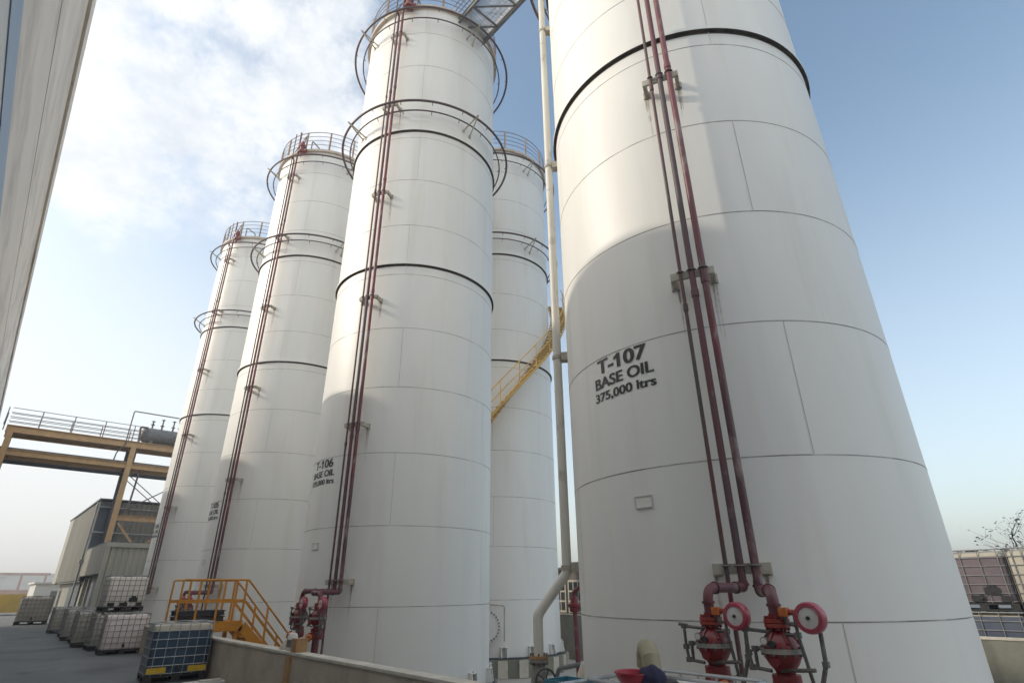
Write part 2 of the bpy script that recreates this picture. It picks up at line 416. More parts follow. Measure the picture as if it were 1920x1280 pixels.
        pb_ = b.build('pipe_bracket', t)
        rs = random.Random(int(zc*100))
        for sg in (-1, 1):
            b = MB()
            for q in range(3):
                y = sg*(w - .03) + rs.uniform(-.04, .04); hw_ = rs.uniform(.008, .022); ln = rs.uniform(.25, .95); a = y/S
                rr_ = S + .0022 + .0006*q; pts = [(-hw_, 0), (hw_, 0), (hw_*.7, -ln*.5), (.002, -ln), (-.002, -ln), (-hw_*.8, -ln*.5)]
                b.faces([(math.cos(a + x_/S)*rr_, math.sin(a + x_/S)*rr_, z0 - .055 + y_) for x_, y_ in pts], [(0, 5, 2, 1), (5, 4, 3, 2)], 'rustrun')
            b.build('rust_run', t)
    # anchor chairs and base plate
    b = MB(); b.lathe([(S - .1, -.03), (S + .16, -.03), (S + .16, .012), (S - .01, .012)], 'dsteel', 96); b.build('base_plate', t)
    for k in range(16):
        a = R_(k*22.5 + 9); b = MB(); e = Vector((math.cos(a), math.sin(a), 0)); f = Vector((-math.sin(a), math.cos(a), 0))
        for sg in (-1, 1):
            o = f*sg*.10
            b.faces([o - f*.012 + e*S + Vector((0, 0, .012)), o - f*.012 + e*(S+.15) + Vector((0, 0, .012)), o - f*.012 + e*(S+.10) + Vector((0, 0, .30)), o - f*.012 + e*S + Vector((0, 0, .30)),
                     o + f*.012 + e*S + Vector((0, 0, .012)), o + f*.012 + e*(S+.15) + Vector((0, 0, .012)), o + f*.012 + e*(S+.10) + Vector((0, 0, .30)), o + f*.012 + e*S + Vector((0, 0, .30))],
                    [(0, 1, 2, 3), (7, 6, 5, 4), (0, 4, 5, 1), (1, 5, 6, 2), (2, 6, 7, 3), (3, 7, 4, 0)], 'tank')
        b.box(e*(S + .055) + Vector((0, 0, .311)), (.11, .24, .02), 'tank', Matrix.Rotation(a, 3, 'Z'))
        b.cyl(e*(S + .06) + Vector((0, 0, .05)), e*(S + .06) + Vector((0, 0, .345)), .014, 'steel', 8)
        b.build('anchor_chair', t)
    # plinth
    b = MB(); b.lathe([(S + .22, -.58), (S + .22, -.035), (S - .3, -.035)], 'concg', 64)
    for k in range(24):
        a = R_(k*15); e = Vector((math.cos(a), math.sin(a), 0))
        b.box(e*(S + .235) + Vector((0, 0, -.31)), (.05, .32, .50), 'cap', Matrix.Rotation(a, 3, 'Z'))
    b.build('plinth', t)
    # small framed plate welded on the shell
    b = MB(); a0 = -24.2
    for (da, dz, w, hh) in ((0, 0, .25, .012), (0, .14, .25, .012), (-2.8, .07, .012, .14), (2.8, .07, .012, .14)):
        a = R_(a0 + da); b.box(Vector((math.cos(a)*(S+.008), math.sin(a)*(S+.008), lz(2.67) + dz)), (.02, w, hh), 'vseam', Matrix.Rotation(a, 3, 'Z'))
    b.box(Vector((math.cos(R_(a0))*(S+.003), math.sin(R_(a0))*(S+.003), lz(2.67) + .07)), (.012, .235, .13), 'tank', Matrix.Rotation(R_(a0), 3, 'Z'))
    b.build('plate_frame', t)
    return t

proto = make_tank()
TX = {'A': (4.235, 8.506, -112.9), 'B': (14.045, 8.422, -107.6), 'C': (23.758, 8.50, -108.6), 'D': (33.467, 8.506, -108.6), 'E': (17.852, 15.069, -112)}
LAB = {'A': 'nearest white storage tank, lettered T-107 BASE OIL', 'B': 'tall white storage tank lettered T-106, red valves by its foot',
       'C': 'white storage tank behind the yellow crossover stair, second farthest of the front row', 'D': 'farthest white storage tank of the front row, beside the orange pipe rack',
       'E': 'white storage tank in the back row with a yellow stair winding up its side'}
snapshot()
TANK = {}
for i, k in enumerate('ABCDE'):
    t = proto if i == 0 else copy_tree(proto)
    u, n, a = TX[k]; t.location = P(u, n, ZB); t.rotation_euler = (0, 0, az(a)); tag(t, LAB[k], 'storage tank', 'white storage tanks')
    TANK[k] = t
def tloc(k, p):                                    # world point -> tank-local point
    t = TANK[k]; return Matrix.Rotation(-t.rotation_euler.z, 3, 'Z') @ (Vector(p) - t.location)

def lettering(tk, lines, cdeg):
    """stencilled text bent round the shell; cdeg = local azimuth of the text centre"""
    b = MB()
    for txt, z, cap, width in lines:
        cu = bpy.data.curves.new('txt', 'FONT'); cu.body = txt; cu.align_x = 'LEFT'; cu.offset = .012
        ob = bpy.data.objects.new('txt', cu); COL.objects.link(ob)
        dg = bpy.context.evaluated_depsgraph_get(); dg.update()
        me = bpy.data.meshes.new_from_object(ob.evaluated_get(dg))
        xs = [v.co.x for v in me.vertices]; ys = [v.co.y for v in me.vertices if True]
        x0, x1 = min(xs), max(xs); capu = .72
        flag = None
        if '1' in txt:
            def wid(t_):
                c2 = bpy.data.curves.new('w', 'FONT'); c2.body = t_; c2.offset = .012; o2 = bpy.data.objects.new('w', c2); COL.objects.link(o2)
                dg2 = bpy.context.evaluated_depsgraph_get(); dg2.update(); m2_ = bpy.data.meshes.new_from_object(o2.evaluated_get(dg2))
                x_ = max(v.co.x for v in m2_.vertices); y_ = max(v.co.y for v in m2_.vertices)
                bpy.data.objects.remove(o2); bpy.data.curves.remove(c2); bpy.data.meshes.remove(m2_); return x_, y_
            xr, yt = wid(txt[:txt.index('1') + 1]); flag = (xr - .13, yt)
        sx = width/(x1 - x0); sy = cap/capu
        for sh, pr in ((-.028, .0055), (.0, .0062), (.028, .0069)):
            vs = []
            for v in me.vertices:
                s = (v.co.x + sh - (x0 + x1)/2)*sx; a = R_(cdeg) + s/S
                vs.append((math.cos(a)*(S + pr), math.sin(a)*(S + pr), lz(z) + v.co.y*sy))
            b.faces(vs, [tuple(p.vertices) for p in me.polygons], 'text')
        if flag:
            fx, fy = flag; fv = []
            for px_, py_ in ((fx + .02, fy), (fx - .17, fy - .17), (fx - .17, fy - .30), (fx + .02, fy - .20)):
                s = (px_ - (x0 + x1)/2)*sx; a = R_(cdeg) + s/S; fv.append((math.cos(a)*(S + .0075), math.sin(a)*(S + .0075), lz(z) + py_*sy))
            b.faces(fv, [(0, 1, 2, 3)], 'text')
        bpy.data.objects.remove(ob); bpy.data.curves.remove(cu); bpy.data.meshes.remove(me)
    b.build('lettering', TANK[tk])
for k, num, cd in (('A', '7', -28.2), ('B', '6', -27.2), ('C', '5', -27.5), ('D', '4', -27.5)):
    lettering(k, [('T-10' + num, H + 1.152*S, .215, .90), ('BASE OIL', H + 1.062*S, .165, 1.06), ('375,000 ltrs', H + .985*S, .13, 1.09)], cd)

# fire-water feed pipes from the risers down to the deluge valves
def feed(k, pts, r, m):
    b = MB(); q = [tloc(k, p) for p in pts]
    b.tube(arc_path(q, .13, 7), r, m, 14)
    for i in range(1, len(q)-1):                    # elbow collars
        for w in (q[i-1], q[i+1]):
            d = (w - q[i]).normalized(); o = q[i] + d*min(.15, (w - q[i]).length*.45)
            b.cyl(o - d*.012, o + d*.012, r + .012, m, 14)
    b.build('feed_pipe', TANK[k])
def riser_pos(k, dg):
    u, n, a = TX[k]; w = az(a) + R_(dg); return Vector((-u + (S+.3)*math.cos(w), n + (S+.3)*math.sin(w), 0))
YV = 5.3
VALVES = {'A': [(3.09, 5.3), (2.46, 5.3)], 'B': [(12.92, 5.42), (11.98, 5.42)], 'C': [(22.9, 5.45), (22.1, 5.45)], 'D': [(32.9, 5.45), (32.1, 5.45)]}
for k in 'ABCD':
    p1, p2 = riser_pos(k, 0), riser_pos(k, 3.0)
    (u1, n1), (u2, n2) = VALVES[k]
    z1 = 1.75
    pa, pb = (p1, p2)
    feed(k, [pa + Vector((0, 0, H + .06)), pa + Vector((0, 0, z1)), P(-pa.x, n1, z1), P(u1, n1, z1 - .01), P(u1, n1, 1.47)] if abs(-pa.x - u1) > .2 else
         [pa + Vector((0, 0, H + .06)), pa + Vector((0, 0, z1)), P(u1, n1, z1), P(u1, n1, 1.47)], .047, 'riser_a')
    feed(k, [pb + Vector((0, 0, H + .06)), pb + Vector((0, 0, z1 - .03)), P(-pb.x, n2 + .02, z1 - .03), P(u2, n2, z1 - .05), P(u2, n2, 1.47)] if k != 'A' else
         [pb + Vector((0, 0, H + .06)), pb + Vector((0, 0, z1 - .03)), P(u2, n2, z1 - .03), P(u2, n2, 1.47)], .050, 'riser_b')
    p0 = riser_pos(k, -2.95); b = MB()
    b.tube([tloc(k, p0 + Vector((0, 0, H + .1))), tloc(k, p0 + Vector((0, 0, -.5)))], .024, 'riser_b', 10); b.build('drain_pipe', TANK[k])

# ------------------------------------------------------------------ deluge valves
def make_valve():
    t = thing('deluge_valve', 'x', 'fire valve')
    b = MB(); b.cyl((0, 0, -.045), (0, 0, -.008), .135, 'redo', 20); b.cyl((0, 0, .0), (0, 0, .035), .135, 'redo', 20); b.cyl((0, 0, .035), (0, 0, .09), .075, 'redv', 16)
    for k in range(8):
        a = 2*math.pi*(k+.5)/8; b.cyl((.108*math.cos(a), .108*math.sin(a), -.075), (.108*math.cos(a), .108*math.sin(a), .065), .016, 'redv', 6)
    b.build('inlet_flange', t)
    b = MB(); b.lathe([(0, -.045), (.075, -.045), (.08, -.08), (.10, -.10), (.165, -.165), (.195, -.225), (.195, -.245)], 'redv', 24)
    for k in range(6):                              # ribs of the dome
        a = 2*math.pi*k/6 + .3; e = Vector((math.cos(a), math.sin(a), 0)); b.beam(e*.09 + Vector((0, 0, -.085)), e*.19 + Vector((0, 0, -.20)), .025, .03, 'redv')
    b.build('valve_bonnet', t)
    b = MB(); b.lathe([(.0, -.245), (.215, -.245), (.215, -.268), (.215, -.292), (0, -.292)], 'valveg', 24)
    for k in range(12):
        a = 2*math.pi*k/12; b.cyl((.2*math.cos(a), .2*math.sin(a), -.315), (.2*math.cos(a), .2*math.sin(a), -.222), .014, 'trim', 6)
    b.build('body_flange', t)
    b = MB(); b.lathe([(.195, -.292), (.19, -.33), (.15, -.40), (.105, -.455), (.095, -.49), (.145, -.495), (.145, -.53), (.145, -.565), (.09, -.57)], 'redv', 24)
    b.tube([(.0, -.14, -.36), (.0, -.24, -.37)], .045, 'redv', 10)
    b.build('valve_body', t)
    b = MB()                                        # butterfly valve with gear box below
    b.lathe([(0, -.57), (.15, -.57), (.16, -.62), (.16, -.70), (.15, -.74), (0, -.74)], 'redv', 20)
    b.tube([(-.02, -.05, -.655), (.12, -.20, -.655), (.21, -.27, -.66)], .085, 'redv', 14)
    b.build('shutoff_valve', t)
    b = MB(); b.tube([(.21, -.27, -.66), (.29, -.33, -.70)], .075, 'orange', 12); b.build('valve_cap', t)
    b = MB(); b.cyl((0, 0, -.74), (0, 0, -3.35), .085, 'riser_b', 16); b.build('supply_pipe', t)
    def trim(paths, nm, r=.019):
        b = MB()
        for p in paths:
            b.tube(arc_path(p, .02, 3), r, 'trim', 8)
            for q in p[1:-1]: b.box(q, (.055, .055, .055), 'trim')
        b.build(nm, t)
    trim([[(-.06, -.08, -.09), (-.33, -.10, -.07), (-.33, -.10, -.30), (-.31, -.10, -.44), (-.10, -.10, -.46)],
          [(-.16, -.10, -.25), (-.25, -.10, -.26), (-.25, -.10, -.43)], [(-.40, -.10, -.05), (-.28, -.10, -.06)]], 'trim_pipe')
    trim([[(.06, -.06, -.11), (.24, -.08, -.11), (.31, -.08, -.58), (.10, -.08, -.60)], [(.0, -.10, -.45), (.36, -.1, -.42)], [(.24, -.08, -.11), (.24, -.08, .10)]], 'trim_pipe')
    trim([[(.46, -.05, -.08), (.47, -.1, -.36), (.37, -.1, -.62)]], 'trim_pipe', .024)
    b = MB(); b.cyl((-.07, -.20, -.17), (-.07, -.235, -.17), .042, 'trim', 16); b.cyl((-.07, -.235, -.17), (-.07, -.239, -.17), .034, 'gface', 16); b.build('pressure_gauge', t)
    b = MB(); b.cyl((.0, -.185, -.2), (.0, -.225, -.2), .035, 'black', 12); b.build('cover_plug', t)
    b = MB(); b.lathe([(0, 0), (.14, 0), (.152, .02), (.152, .10), (.14, .125), (.106, .13), (.10, .118)], 'gong', 32, c=(.42, -.06, .06), axis='y')
    gg = b.build('alarm_gong', t)
    b = MB(); b.lathe([(.102, .119), (.05, .124), (0, .125)], 'gface', 28, c=(.42, -.06, .06), axis='y'); b.cyl((.42, -.18, .06), (.42, -.197, .06), .02, 'black', 8); b.build('gong_face', gg)
    b = MB(); b.box((.13, -.07, .11), (.09, .08, .085), 'orange'); b.tube([(.13, -.07, .07), (.15, -.07, .0), (.24, -.07, -.02)], .02, 'trim', 8); b.tube([(.15, -.05, .11), (.38, -.0, .09)], .03, 'redo', 8); b.build('solenoid', t)
    return t
vp = make_valve()
snapshot()
VL = {'A': ['red valve with pink gong at the foot of tank T-107, left of the two', 'red valve with pink gong at the foot of tank T-107, right of the two'],
      'B': ['red deluge valve before tank T-106, beside the tan pilaster', 'red deluge valve before tank T-106, farther from the tan pilaster'],
      'C': ['red valve behind the yellow crossover stair, left one', 'red valve behind the yellow crossover stair, right one'],
      'D': ['small red valve at the foot of the farthest front tank, left one', 'small red valve at the foot of the farthest front tank, right one']}
first = True
for k in 'ABCD':
    for j, (u, n) in enumerate(VALVES[k]):
        v = vp if first else copy_tree(vp); first = False
        v.location = P(u, n, 1.47); v.rotation_euler = (0, 0, 0); v.scale = (.76,)*3 if k == 'A' else (.82,)*3; tag(v, VL[k][j], 'fire valve', 'deluge valves at the tank feet')
        if k == 'A' and j == 1: v.scale = (.79,)*3

# ------------------------------------------------------------------ manhole on the rear tank (part of it)
def manhole(k, adeg, z):
    a = az(adeg); t = TANK[k]; e = Vector((math.cos(a), math.sin(a), 0)); u, n, _ = TX[k]; c = Vector((-u, n, z)) + e*S
    f = Vector((-e.y, e.x, 0)); up = Vector((0, 0, 1))
    def W(x, y, d): return tloc(k, c + f*x + up*y + e*d)
    b = MB()
    def ring(prof, m):
        rows = []
        for r, d in prof: rows.append([W(r*math.cos(2*math.pi*j/32), r*math.sin(2*math.pi*j/32), d) for j in range(32)])
        vs = [p for r in rows for p in r]
        b.faces(vs, [(q*32 + j, q*32 + (j+1) % 32, (q+1)*32 + (j+1) % 32, (q+1)*32 + j) for q in range(len(rows)-1) for j in range(32)], m)
    ring([(.40, -.1), (.40, .12), (.50, .12), (.50, .16), (.50, .20), (.01, .20)], 'tank')
    o = b.build('manhole', t)
    b = MB()
    for j in range(28):
        x, y = .455*math.cos(2*math.pi*j/28), .455*math.sin(2*math.pi*j/28); b.tube([W(x, y, .19), W(x, y, .235)], .024, 'black', 6)
    b.build('bolt_ring', o)
    b = MB(); b.tube(arc_path([W(.62, -.45, .12), W(.62, .62, .12), W(.05, .66, .14), W(.05, .3, .22)], .08), .022, 'bracket', 8); b.tube([W(-.1, -.05, .2), W(-.1, -.05, .30), W(.1, -.05, .30), W(.1, -.05, .2)], .014, 'steel', 6)
    b.build('davit', o)
manhole('E', -94, .62)

# ------------------------------------------------------------------ spiral stair on the rear tank
def spiral():
    u, n, _ = TX['E']; t = thing('spiral_staircase', 'yellow steel stair with handrail winding round the back-row tank', 'staircase', (-u, n, ZB))
    a0, a1 = az(-140), az(12)
    if a1 < a0: a1 += 2*math.pi
    k = .0645*180/math.pi
    def zz(a): return lz(H + 5.96 + (a - az(-91))*k)
    ri, ro = S + .02, S + .78; n_ = 60
    def st(r, hgt, th, dz, nm):
        b = MB(); vs = []; fs = []
        for j in range(n_+1):
            a = a0 + (a1-a0)*j/n_; e = Vector((math.cos(a), math.sin(a), 0))
            for rr, dy in ((r, -hgt/2), (r+th, -hgt/2), (r+th, hgt/2), (r, hgt/2)): vs.append(e*rr + Vector((0, 0, zz(a) + dz + dy)))
        for j in range(n_):
            for q in range(4): fs.append((j*4+q, j*4+(q+1) % 4, j*4+4+(q+1) % 4, j*4+4+q))
        b.faces(vs, fs, 'ystair'); b.build(nm, t)
    st(ro, .15, .015, -.02, 'stringer'); st(ri + .06, .14, .015, -.02, 'stringer')
    nt = int((a1-a0)*k/.21)
    for j in range(nt):
        a = a0 + (a1-a0)*(j+.5)/nt; e = Vector((math.cos(a), math.sin(a), 0)); b = MB()
        b.box(e*((ri+.085+ro)/2) + Vector((0, 0, zz(a) + .02)), (ro - ri - .10, .19, .03), 'ystair', Matrix.Rotation(a, 3, 'Z')); b.build('tread', t)
    for dz, r in ((1.0, .022), (.52, .018)):
        b = MB(); b.tube([Vector((math.cos(a)*(ro+.01), math.sin(a)*(ro+.01), zz(a) + dz)) for a in [a0 + (a1-a0)*j/60 for j in range(61)]], r, 'ystair', 8); b.build('handrail', t)
    m = int((a1-a0)/R_(13))
    for j in range(m+1):
        a = a0 + (a1-a0)*(j+.2)/(m+.5); b = MB(); e = Vector((math.cos(a), math.sin(a), 0))
        b.tube([e*(ro+.03) + Vector((0, 0, zz(a) - .05)), e*(ro+.03) + Vector((0, 0, zz(a) + 1.0))], .02, 'ystair', 6); b.build('post', t)
spiral()

# ------------------------------------------------------------------ walkway bridge between tank tops
def bridge():
    z = 7.83*S + H; y = 8.55; x0, x1 = -12.0, -6.3
    t = thing('walkway_bridge', 'grey steel walkway bridging the tops of the two nearest front tanks', 'walkway', ((x0+x1)/2, y, z))
    cx = (x0+x1)/2
    b = MB()
    for k in range(29): b.box((0, -.56 + k*.04, .0), (x1-x0, .011, .03), 'grate')
    for k in range(40): b.box((x0 - cx + .06 + k*(x1-x0-.1)/39, 0, -.018), (.012, 1.12, .012), 'grate')
    b.build('deck', t)
    for sg in (-1, 1):
        b = MB(); b.ibeam((x0-cx, sg*.62, -.06), (x1-cx, sg*.62, -.06), .09, .24, 'steel', .012); b.build('side_beam', t)
        b = MB()
        for hh in (.4, .75, 1.1): b.tube([(x0-cx, sg*.62, .06+hh), (x1-cx, sg*.62, .06+hh)], .02, 'rail', 8)
        for k in range(6): b.tube([(x0-cx+.1+k*1.1, sg*.62, .05), (x0-cx+.1+k*1.1, sg*.62, 1.16)], .02, 'galv', 8)
        if sg > 0: pass
        b.build('guardrail', t)
        b = MB(); b.box((0, sg*.585, .16), (x1-x0, .006, .22), 'galv'); b.build('toe_board', t)
    b = MB()
    for k in range(5):
        xx = x0-cx+.1+k*1.1
        b.beam((xx, -.58, -.10), (xx+1.1, .58, -.10), .045, .05, 'steel'); b.beam((xx, -.58, -.085), (xx, .58, -.085), .05, .06, 'steel')
    b.build('cross_brace', t)
    b = MB()
    for xx, dr in ((x0-cx+.35, -1), (x1-cx-.35, 1)):
        for sg in (-.5, .5): b.beam((xx, sg, -.1), (xx + dr*.35, sg, -.75), .06, .06, 'bracket')
    b.build('support_strut', t)
bridge()

# ------------------------------------------------------------------ cream downpipe at the left flank of the nearest tank
def downpipe():
    t = thing('downpipe', 'tall cream pipe down the left flank of the nearest tank, jogging near its foot', 'pipe', P(6.4, 6.6, 0))
    o = P(6.4, 6.6, 0)
    def Q(u, n, z): return P(u, n, z) - o
    b = MB(); b.tube(arc_path([Q(6.26, 6.75, 20.5), Q(6.26, 6.75, 1.98), Q(6.59, 6.42, 1.40), Q(6.59, 6.42, .86)], .2, 8), .074, 'pipec', 20)
    for z in (4.9, 9.3, 13.7, 18.1): b.cyl(Q(6.26, 6.75, z), Q(6.26, 6.75, z+.02), .079, 'pipec', 20)
    b.build('pipe', t)
    for z in (2.05, 5.55, 9.95, 14.2):
        b = MB(); c = Q(6.26, 6.75, z); d = (Vector((-4.235, 8.506, 0)) - Vector((-6.26, 6.75, 0))).normalized(); s = Vector((-d.y, d.x, 0))
        b.beam(c + d*.07, c + d*.30, .16, .15, 'bracket'); b.lathe([(.074, -.03), (.092, -.03), (.092, .03), (.074, .03)], 'bracket', 18, c=c)
        b.build('wall_bracket', t)
    b = MB(); b.cyl(Q(6.59, 6.42, .83), Q(6.59, 6.42, .865), .14, 'tanl', 20); b.cyl(Q(6.59, 6.42, .785), Q(6.59, 6.42, .825), .14, 'valveg', 20)
    for k in range(8):
        a = 2*math.pi*k/8; e = Vector((.115*math.cos(a), .115*math.sin(a), 0)); b.cyl(Q(6.59, 6.42, .75)+e, Q(6.59, 6.42, .90)+e, .014, 'rail', 6)
    b.build('pipe_flange', t)
    v = thing('gate_valve', 'grey gate valve with a dark handwheel under the cream downpipe', 'valve', P(6.59, 6.42, .5))
    b = MB(); b.lathe([(0, .28), (.10, .28), (.10, .22), (.115, .12), (.125, 0), (.115, -.12), (.10, -.2), (.14, -.21), (.14, -.25), (0, -.25)], 'valveg', 20)
    b.tube([(.03, -.03, .06), (.30, -.175, .10)], .04, 'valveg', 10); b.build('valve_body', v)
    hw = Vector((.31, -.18, .10)); ax = Vector((.86, -.5, 0)).normalized(); s1 = Vector((-ax.y, ax.x, 0)); s2 = Vector((0, 0, 1)); b = MB()
    b.tube([hw + (s1*math.cos(2*math.pi*j/24) + s2*math.sin(2*math.pi*j/24))*.14 for j in range(24)], .013, 'dsteel', 8, closed=True)
    for j in range(5):
        a = 2*math.pi*j/5; b.tube([hw, hw + (s1*math.cos(a) + s2*math.sin(a))*.135], .009, 'dsteel', 6)
    b.build('handwheel', v)
    b = MB(); b.cyl((0, 0, -.25), (0, 0, -1.4), .10, 'valveg', 16); b.cyl((0, 0, -.29), (0, 0, -.252), .18, 'orange', 18); b.build('lower_pipe', v)
downpipe()

# low white process boxes, hoses and clutter in the gap at the foot of the rear tank
def clutter():
    t = thing('pump_skid', 'pale equipment skid with rounded covers in the gap beside the grey gate valve', 'equipment', P(7.9, 8.3, -.9))
    b = MB(); b.box((0, 0, .55), (.75, .7, 1.1), 'farw'); b.build('cabinet', t, bevel=.03)
    b = MB(); b.lathe([(0, 0), (.26, .0), (.28, .3), (.2, .48), (0, .52)], 'cap', 20, c=(.62, .1, 1.0)); b.cyl((.62, .1, 0), (.62, .1, 1.0), .24, 'cap', 16); b.build('motor_cover', t)
    b = MB(); b.tube(arc_path([(-.3, .1, 1.1), (-.2, .1, 1.32), (.5, .1, 1.46), (.66, .1, 1.5)], .1), .04, 'steel', 8); b.build('pipe', t)
    t = thing('plastic_crate', 'blue plastic crates stacked beside the grey gate valve handwheel', 'crate', P(5.55, 6.0, 0))
    for k in range(3):
        b = MB(); z = .28 + k*.15
        b.box((0, 0, z), (.62, .42, .012), 'teal')
        for sx, sy, dx, dy in ((0, -.21, .62, .014), (0, .21, .62, .014), (-.31, 0, .014, .406), (.31, 0, .014, .406)):
            b.box((sx, sy, z + .085), (dx, dy, .06), 'teal'); b.box((sx, sy, z + .02), (dx, dy, .03), 'teal')
            for q in (-.4, -.15, .15, .4):
                b.box((sx + (q*.62 if dx > .1 else 0), sy + (q*.4 if dy > .1 else 0), z + .05), (.03 if dx > .1 else .012, .03 if dy > .1 else .012, .05), 'teal')
        b.build('crate_body', t)
    b = MB(); b.box((0, 0, -.32), (.7, .5, 1.15), 'steel'); b.build('stand', t)
    # red fire riser and glazed shed at the back, seen through the gap
    t = thing('brown_shed', 'low dark brown shed with a gridded window seen in the gap between two tanks', 'shed', P(19, 20.8, 0))
    b = MB(); b.box((0, 0, 1.25), (5.4, 2.0, 2.5), 'brown'); b.build('wall', t)
    b = MB(); b.box((0, 0, 2.56), (5.7, 2.3, .12), 'dsteel'); b.build('roof', t)
    for x in (-2.0, -.95, .1, 1.15, 2.2):
        f = MB()
        f.box((x, -1.03, 1.45), (.9, .06, 1.3), 'totebeige'); w = f.build('window_frame', t)
        f = MB()
        for i in range(3):
            for j in range(3): f.box((x - .28 + i*.28, -1.065, 1.05 + j*.4), (.22, .014, .33), 'glass')
        f.build('pane', w)
    t = thing('fire_riser', 'dark red fire riser pipe with a valve, standing before the brown shed in the gap', 'fire pipe', P(12.6, 13.9, -.9))
    b = MB(); b.tube(arc_path([(0, 0, 0), (-.05, 0, 2.55), (.35, 0, 2.75)], .12), .07, 'riser_b', 12); b.build('pipe', t)
    b = MB(); b.lathe([(0, 0), (.14, 0), (.16, .12), (.2, .14), (.2, .22), (.12, .26), (.1, .42), (0, .42)], 'redv', 16, c=(-.05, 0, 2.0)); b.build('valve', t)
clutter()

# ------------------------------------------------------------------ IBC totes
def make_ibc(bottle, top=None, level=None, cage='galv', plates=False, holes=False, nv=7, nh=6, cr=.0085):
    t = thing('bulk_tote', 'x', 'tote')
    b = MB()                                        # pallet 1.0 (x) by 1.2 (y)
    b.box((0, 0, .125), (1.0, 1.2, .03), 'pallet'); b.box((0, 0, .015), (1.0, 1.2, .03), 'pallet')
    for x in (-.43, 0, .43):
        for y in (-.52, 0, .52): b.box((x, y, .07), (.13, .15, .08), 'pallet')
    b.build('pallet', t)
    b = MB()
    def rr(hx, hy, r, n=4):
        o = []
        for cx, cy, a in ((hx-r, hy-r, 0), (-hx+r, hy-r, 90), (-hx+r, -hy+r, 180), (hx-r, -hy+r, 270)):
            for k in range(n+1): o.append((cx + r*math.cos(R_(a + 90*k/n)), cy + r*math.sin(R_(a + 90*k/n))))
        return o
    zs = [(.145, .455, .555), (.19, .475, .575)] + ([(level, .477, .577), (level + .004, .477, .577)] if level else []) + [(1.02, .475, .575), (1.07, .455, .555), (1.10, .40, .50)]
    rows = [[(x, y, z) for x, y in rr(hx, hy, .07)] for z, hx, hy in zs]; m = len(rows[0])
    for q in range(len(rows)-1):
        mm = bottle if (level is None or zs[q+1][0] <= level + 1e-6) else top
        b.faces(rows[q] + rows[q+1], [(j, (j+1) % m, m + (j+1) % m, m + j) for j in range(m)], mm)
    b.faces(rows[-1], [tuple(range(m))], top or bottle); b.faces(rows[0], [tuple(range(m))[::-1]], bottle)
    b.build('bottle', t, angle=50)
    b = MB(); hx, hy = .492, .592; r = cr
    for z in (.17, .32, .48, .65, .82, .98, 1.13):
        b.tube([(x, y, z) for x, y in rr(hx, hy, .06, 3)], r if z < 1.1 else .014, cage, 6, closed=True)
    for k in range(nv):
        y = -hy + .1 + k*(2*hy - .2)/(nv-1)
        for x in (-hx - .004, hx + .004): b.tube([(x, y, .14), (x, y, 1.13)], r, cage, 6)
    for k in range(nh):
        x = -hx + .1 + k*(2*hx - .2)/(nh-1)
        for y in (-hy - .004, hy + .004): b.tube([(x, y, .14), (x, y, 1.13)], r, cage, 6)
    for y in (-.25, .25): b.tube([(-hx, y, 1.135), (hx, y, 1.135)], .013, cage, 6)
    b.build('cage', t)
    b = MB(); b.lathe([(.0, 1.10), (.12, 1.10), (.12, 1.135), (.10, 1.15), (0, 1.15)], 'pallet', 20); b.build('lid', t)
    b = MB(); b.tube([(.46, 0, .24), (.54, 0, .24)], .04, 'pallet', 10); b.cyl((.515, 0, .24), (.515, 0, .31), .022, 'dsteel', 8); b.build('outlet_valve', t)
    if plates:
        for y in (-.40, .38):
            b = MB(); b.box((.503, y, .235), (.012, .36, .11), 'ytag'); b.build('yellow_plate', t)
    if holes:
        for y, w in ((-.42, .2), (-.05, .24), (.42, .18)):
            b = MB(); b.box((.503, y, .22), (.012, w, .11), 'pallet'); b.build('dark_plate', t)
        b = MB(); b.box((.506, .22, .36), (.012, .26, .13), 'pallet'); b.box((.506, .22, .45), (.012, .14, .06), 'pallet'); b.build('data_plate', t)
    return t
def put(o, u, n, z, rz, label, group, s=1.0):
    o.location = P(u, n, z); o.rotation_euler = (0, 0, R_(rz)); o.scale = (1, 1, s); tag(o, label, 'tote', group)
GR = 'totes lined up along the road'
o = make_ibc('blueliq', 'totebeige', .985, 'galv', plates=True, nv=6)
put(o, 15.58, 3.80, 0, -4, 'caged tote of dark blue liquid with yellow plates at its foot, beside the low wall', GR)
o = make_ibc('totep', None, None, 'cagedk')
put(o, 23.25, 4.02, 0, -3, 'caged pinkish white tote on the road, just behind the dark blue one', GR)
o = make_ibc('tote', None, None, 'cagedk', holes=True)
put(o, 25.2, 4.05, 1.165, 4, 'caged white tote with black plates, lifted on top of another tote', GR)
gp = make_ibc('toted', None, None, 'cagedk', cr=.012); snapshot()
row = [(25.2, 3.95, 2, 'grimy tote carrying the lifted white tote'), (27.2, 3.75, -4, 'grimy caged tote next behind the pair stacked by the road'),
       (29.0, 3.9, 3, 'grimy caged tote halfway along the line by the grey shed'), (31.2, 3.8, -2, 'grimy caged tote toward the far end of the line by the grey shed'),
       (33.4, 3.95, 2, 'grimy caged tote second from the far end of the line by the grey shed'), (37.2, 3.85, 3, 'grimy caged tote closing the far end of the line by the grey shed')]
for i, (u, n, r, l) in enumerate(row):
    q = gp if i == 0 else copy_tree(gp); put(q, u, n, 0, r, l, GR)
q = copy_tree(gp); put(q, 48.4, 3.25, 0, -8, 'grimy tote standing alone in the road beyond the line', GR, 1.35); q.scale = (1.25, 1.3, 1.4)
o = make_ibc('farw', None, None, 'galv')
put(o, 2.70, 3.86, 0, 0, 'white caged tote in the foreground holding the red bowl and tan elbow on its top', 'totes near the camera')
G2 = 'totes stacked behind the concrete wall'
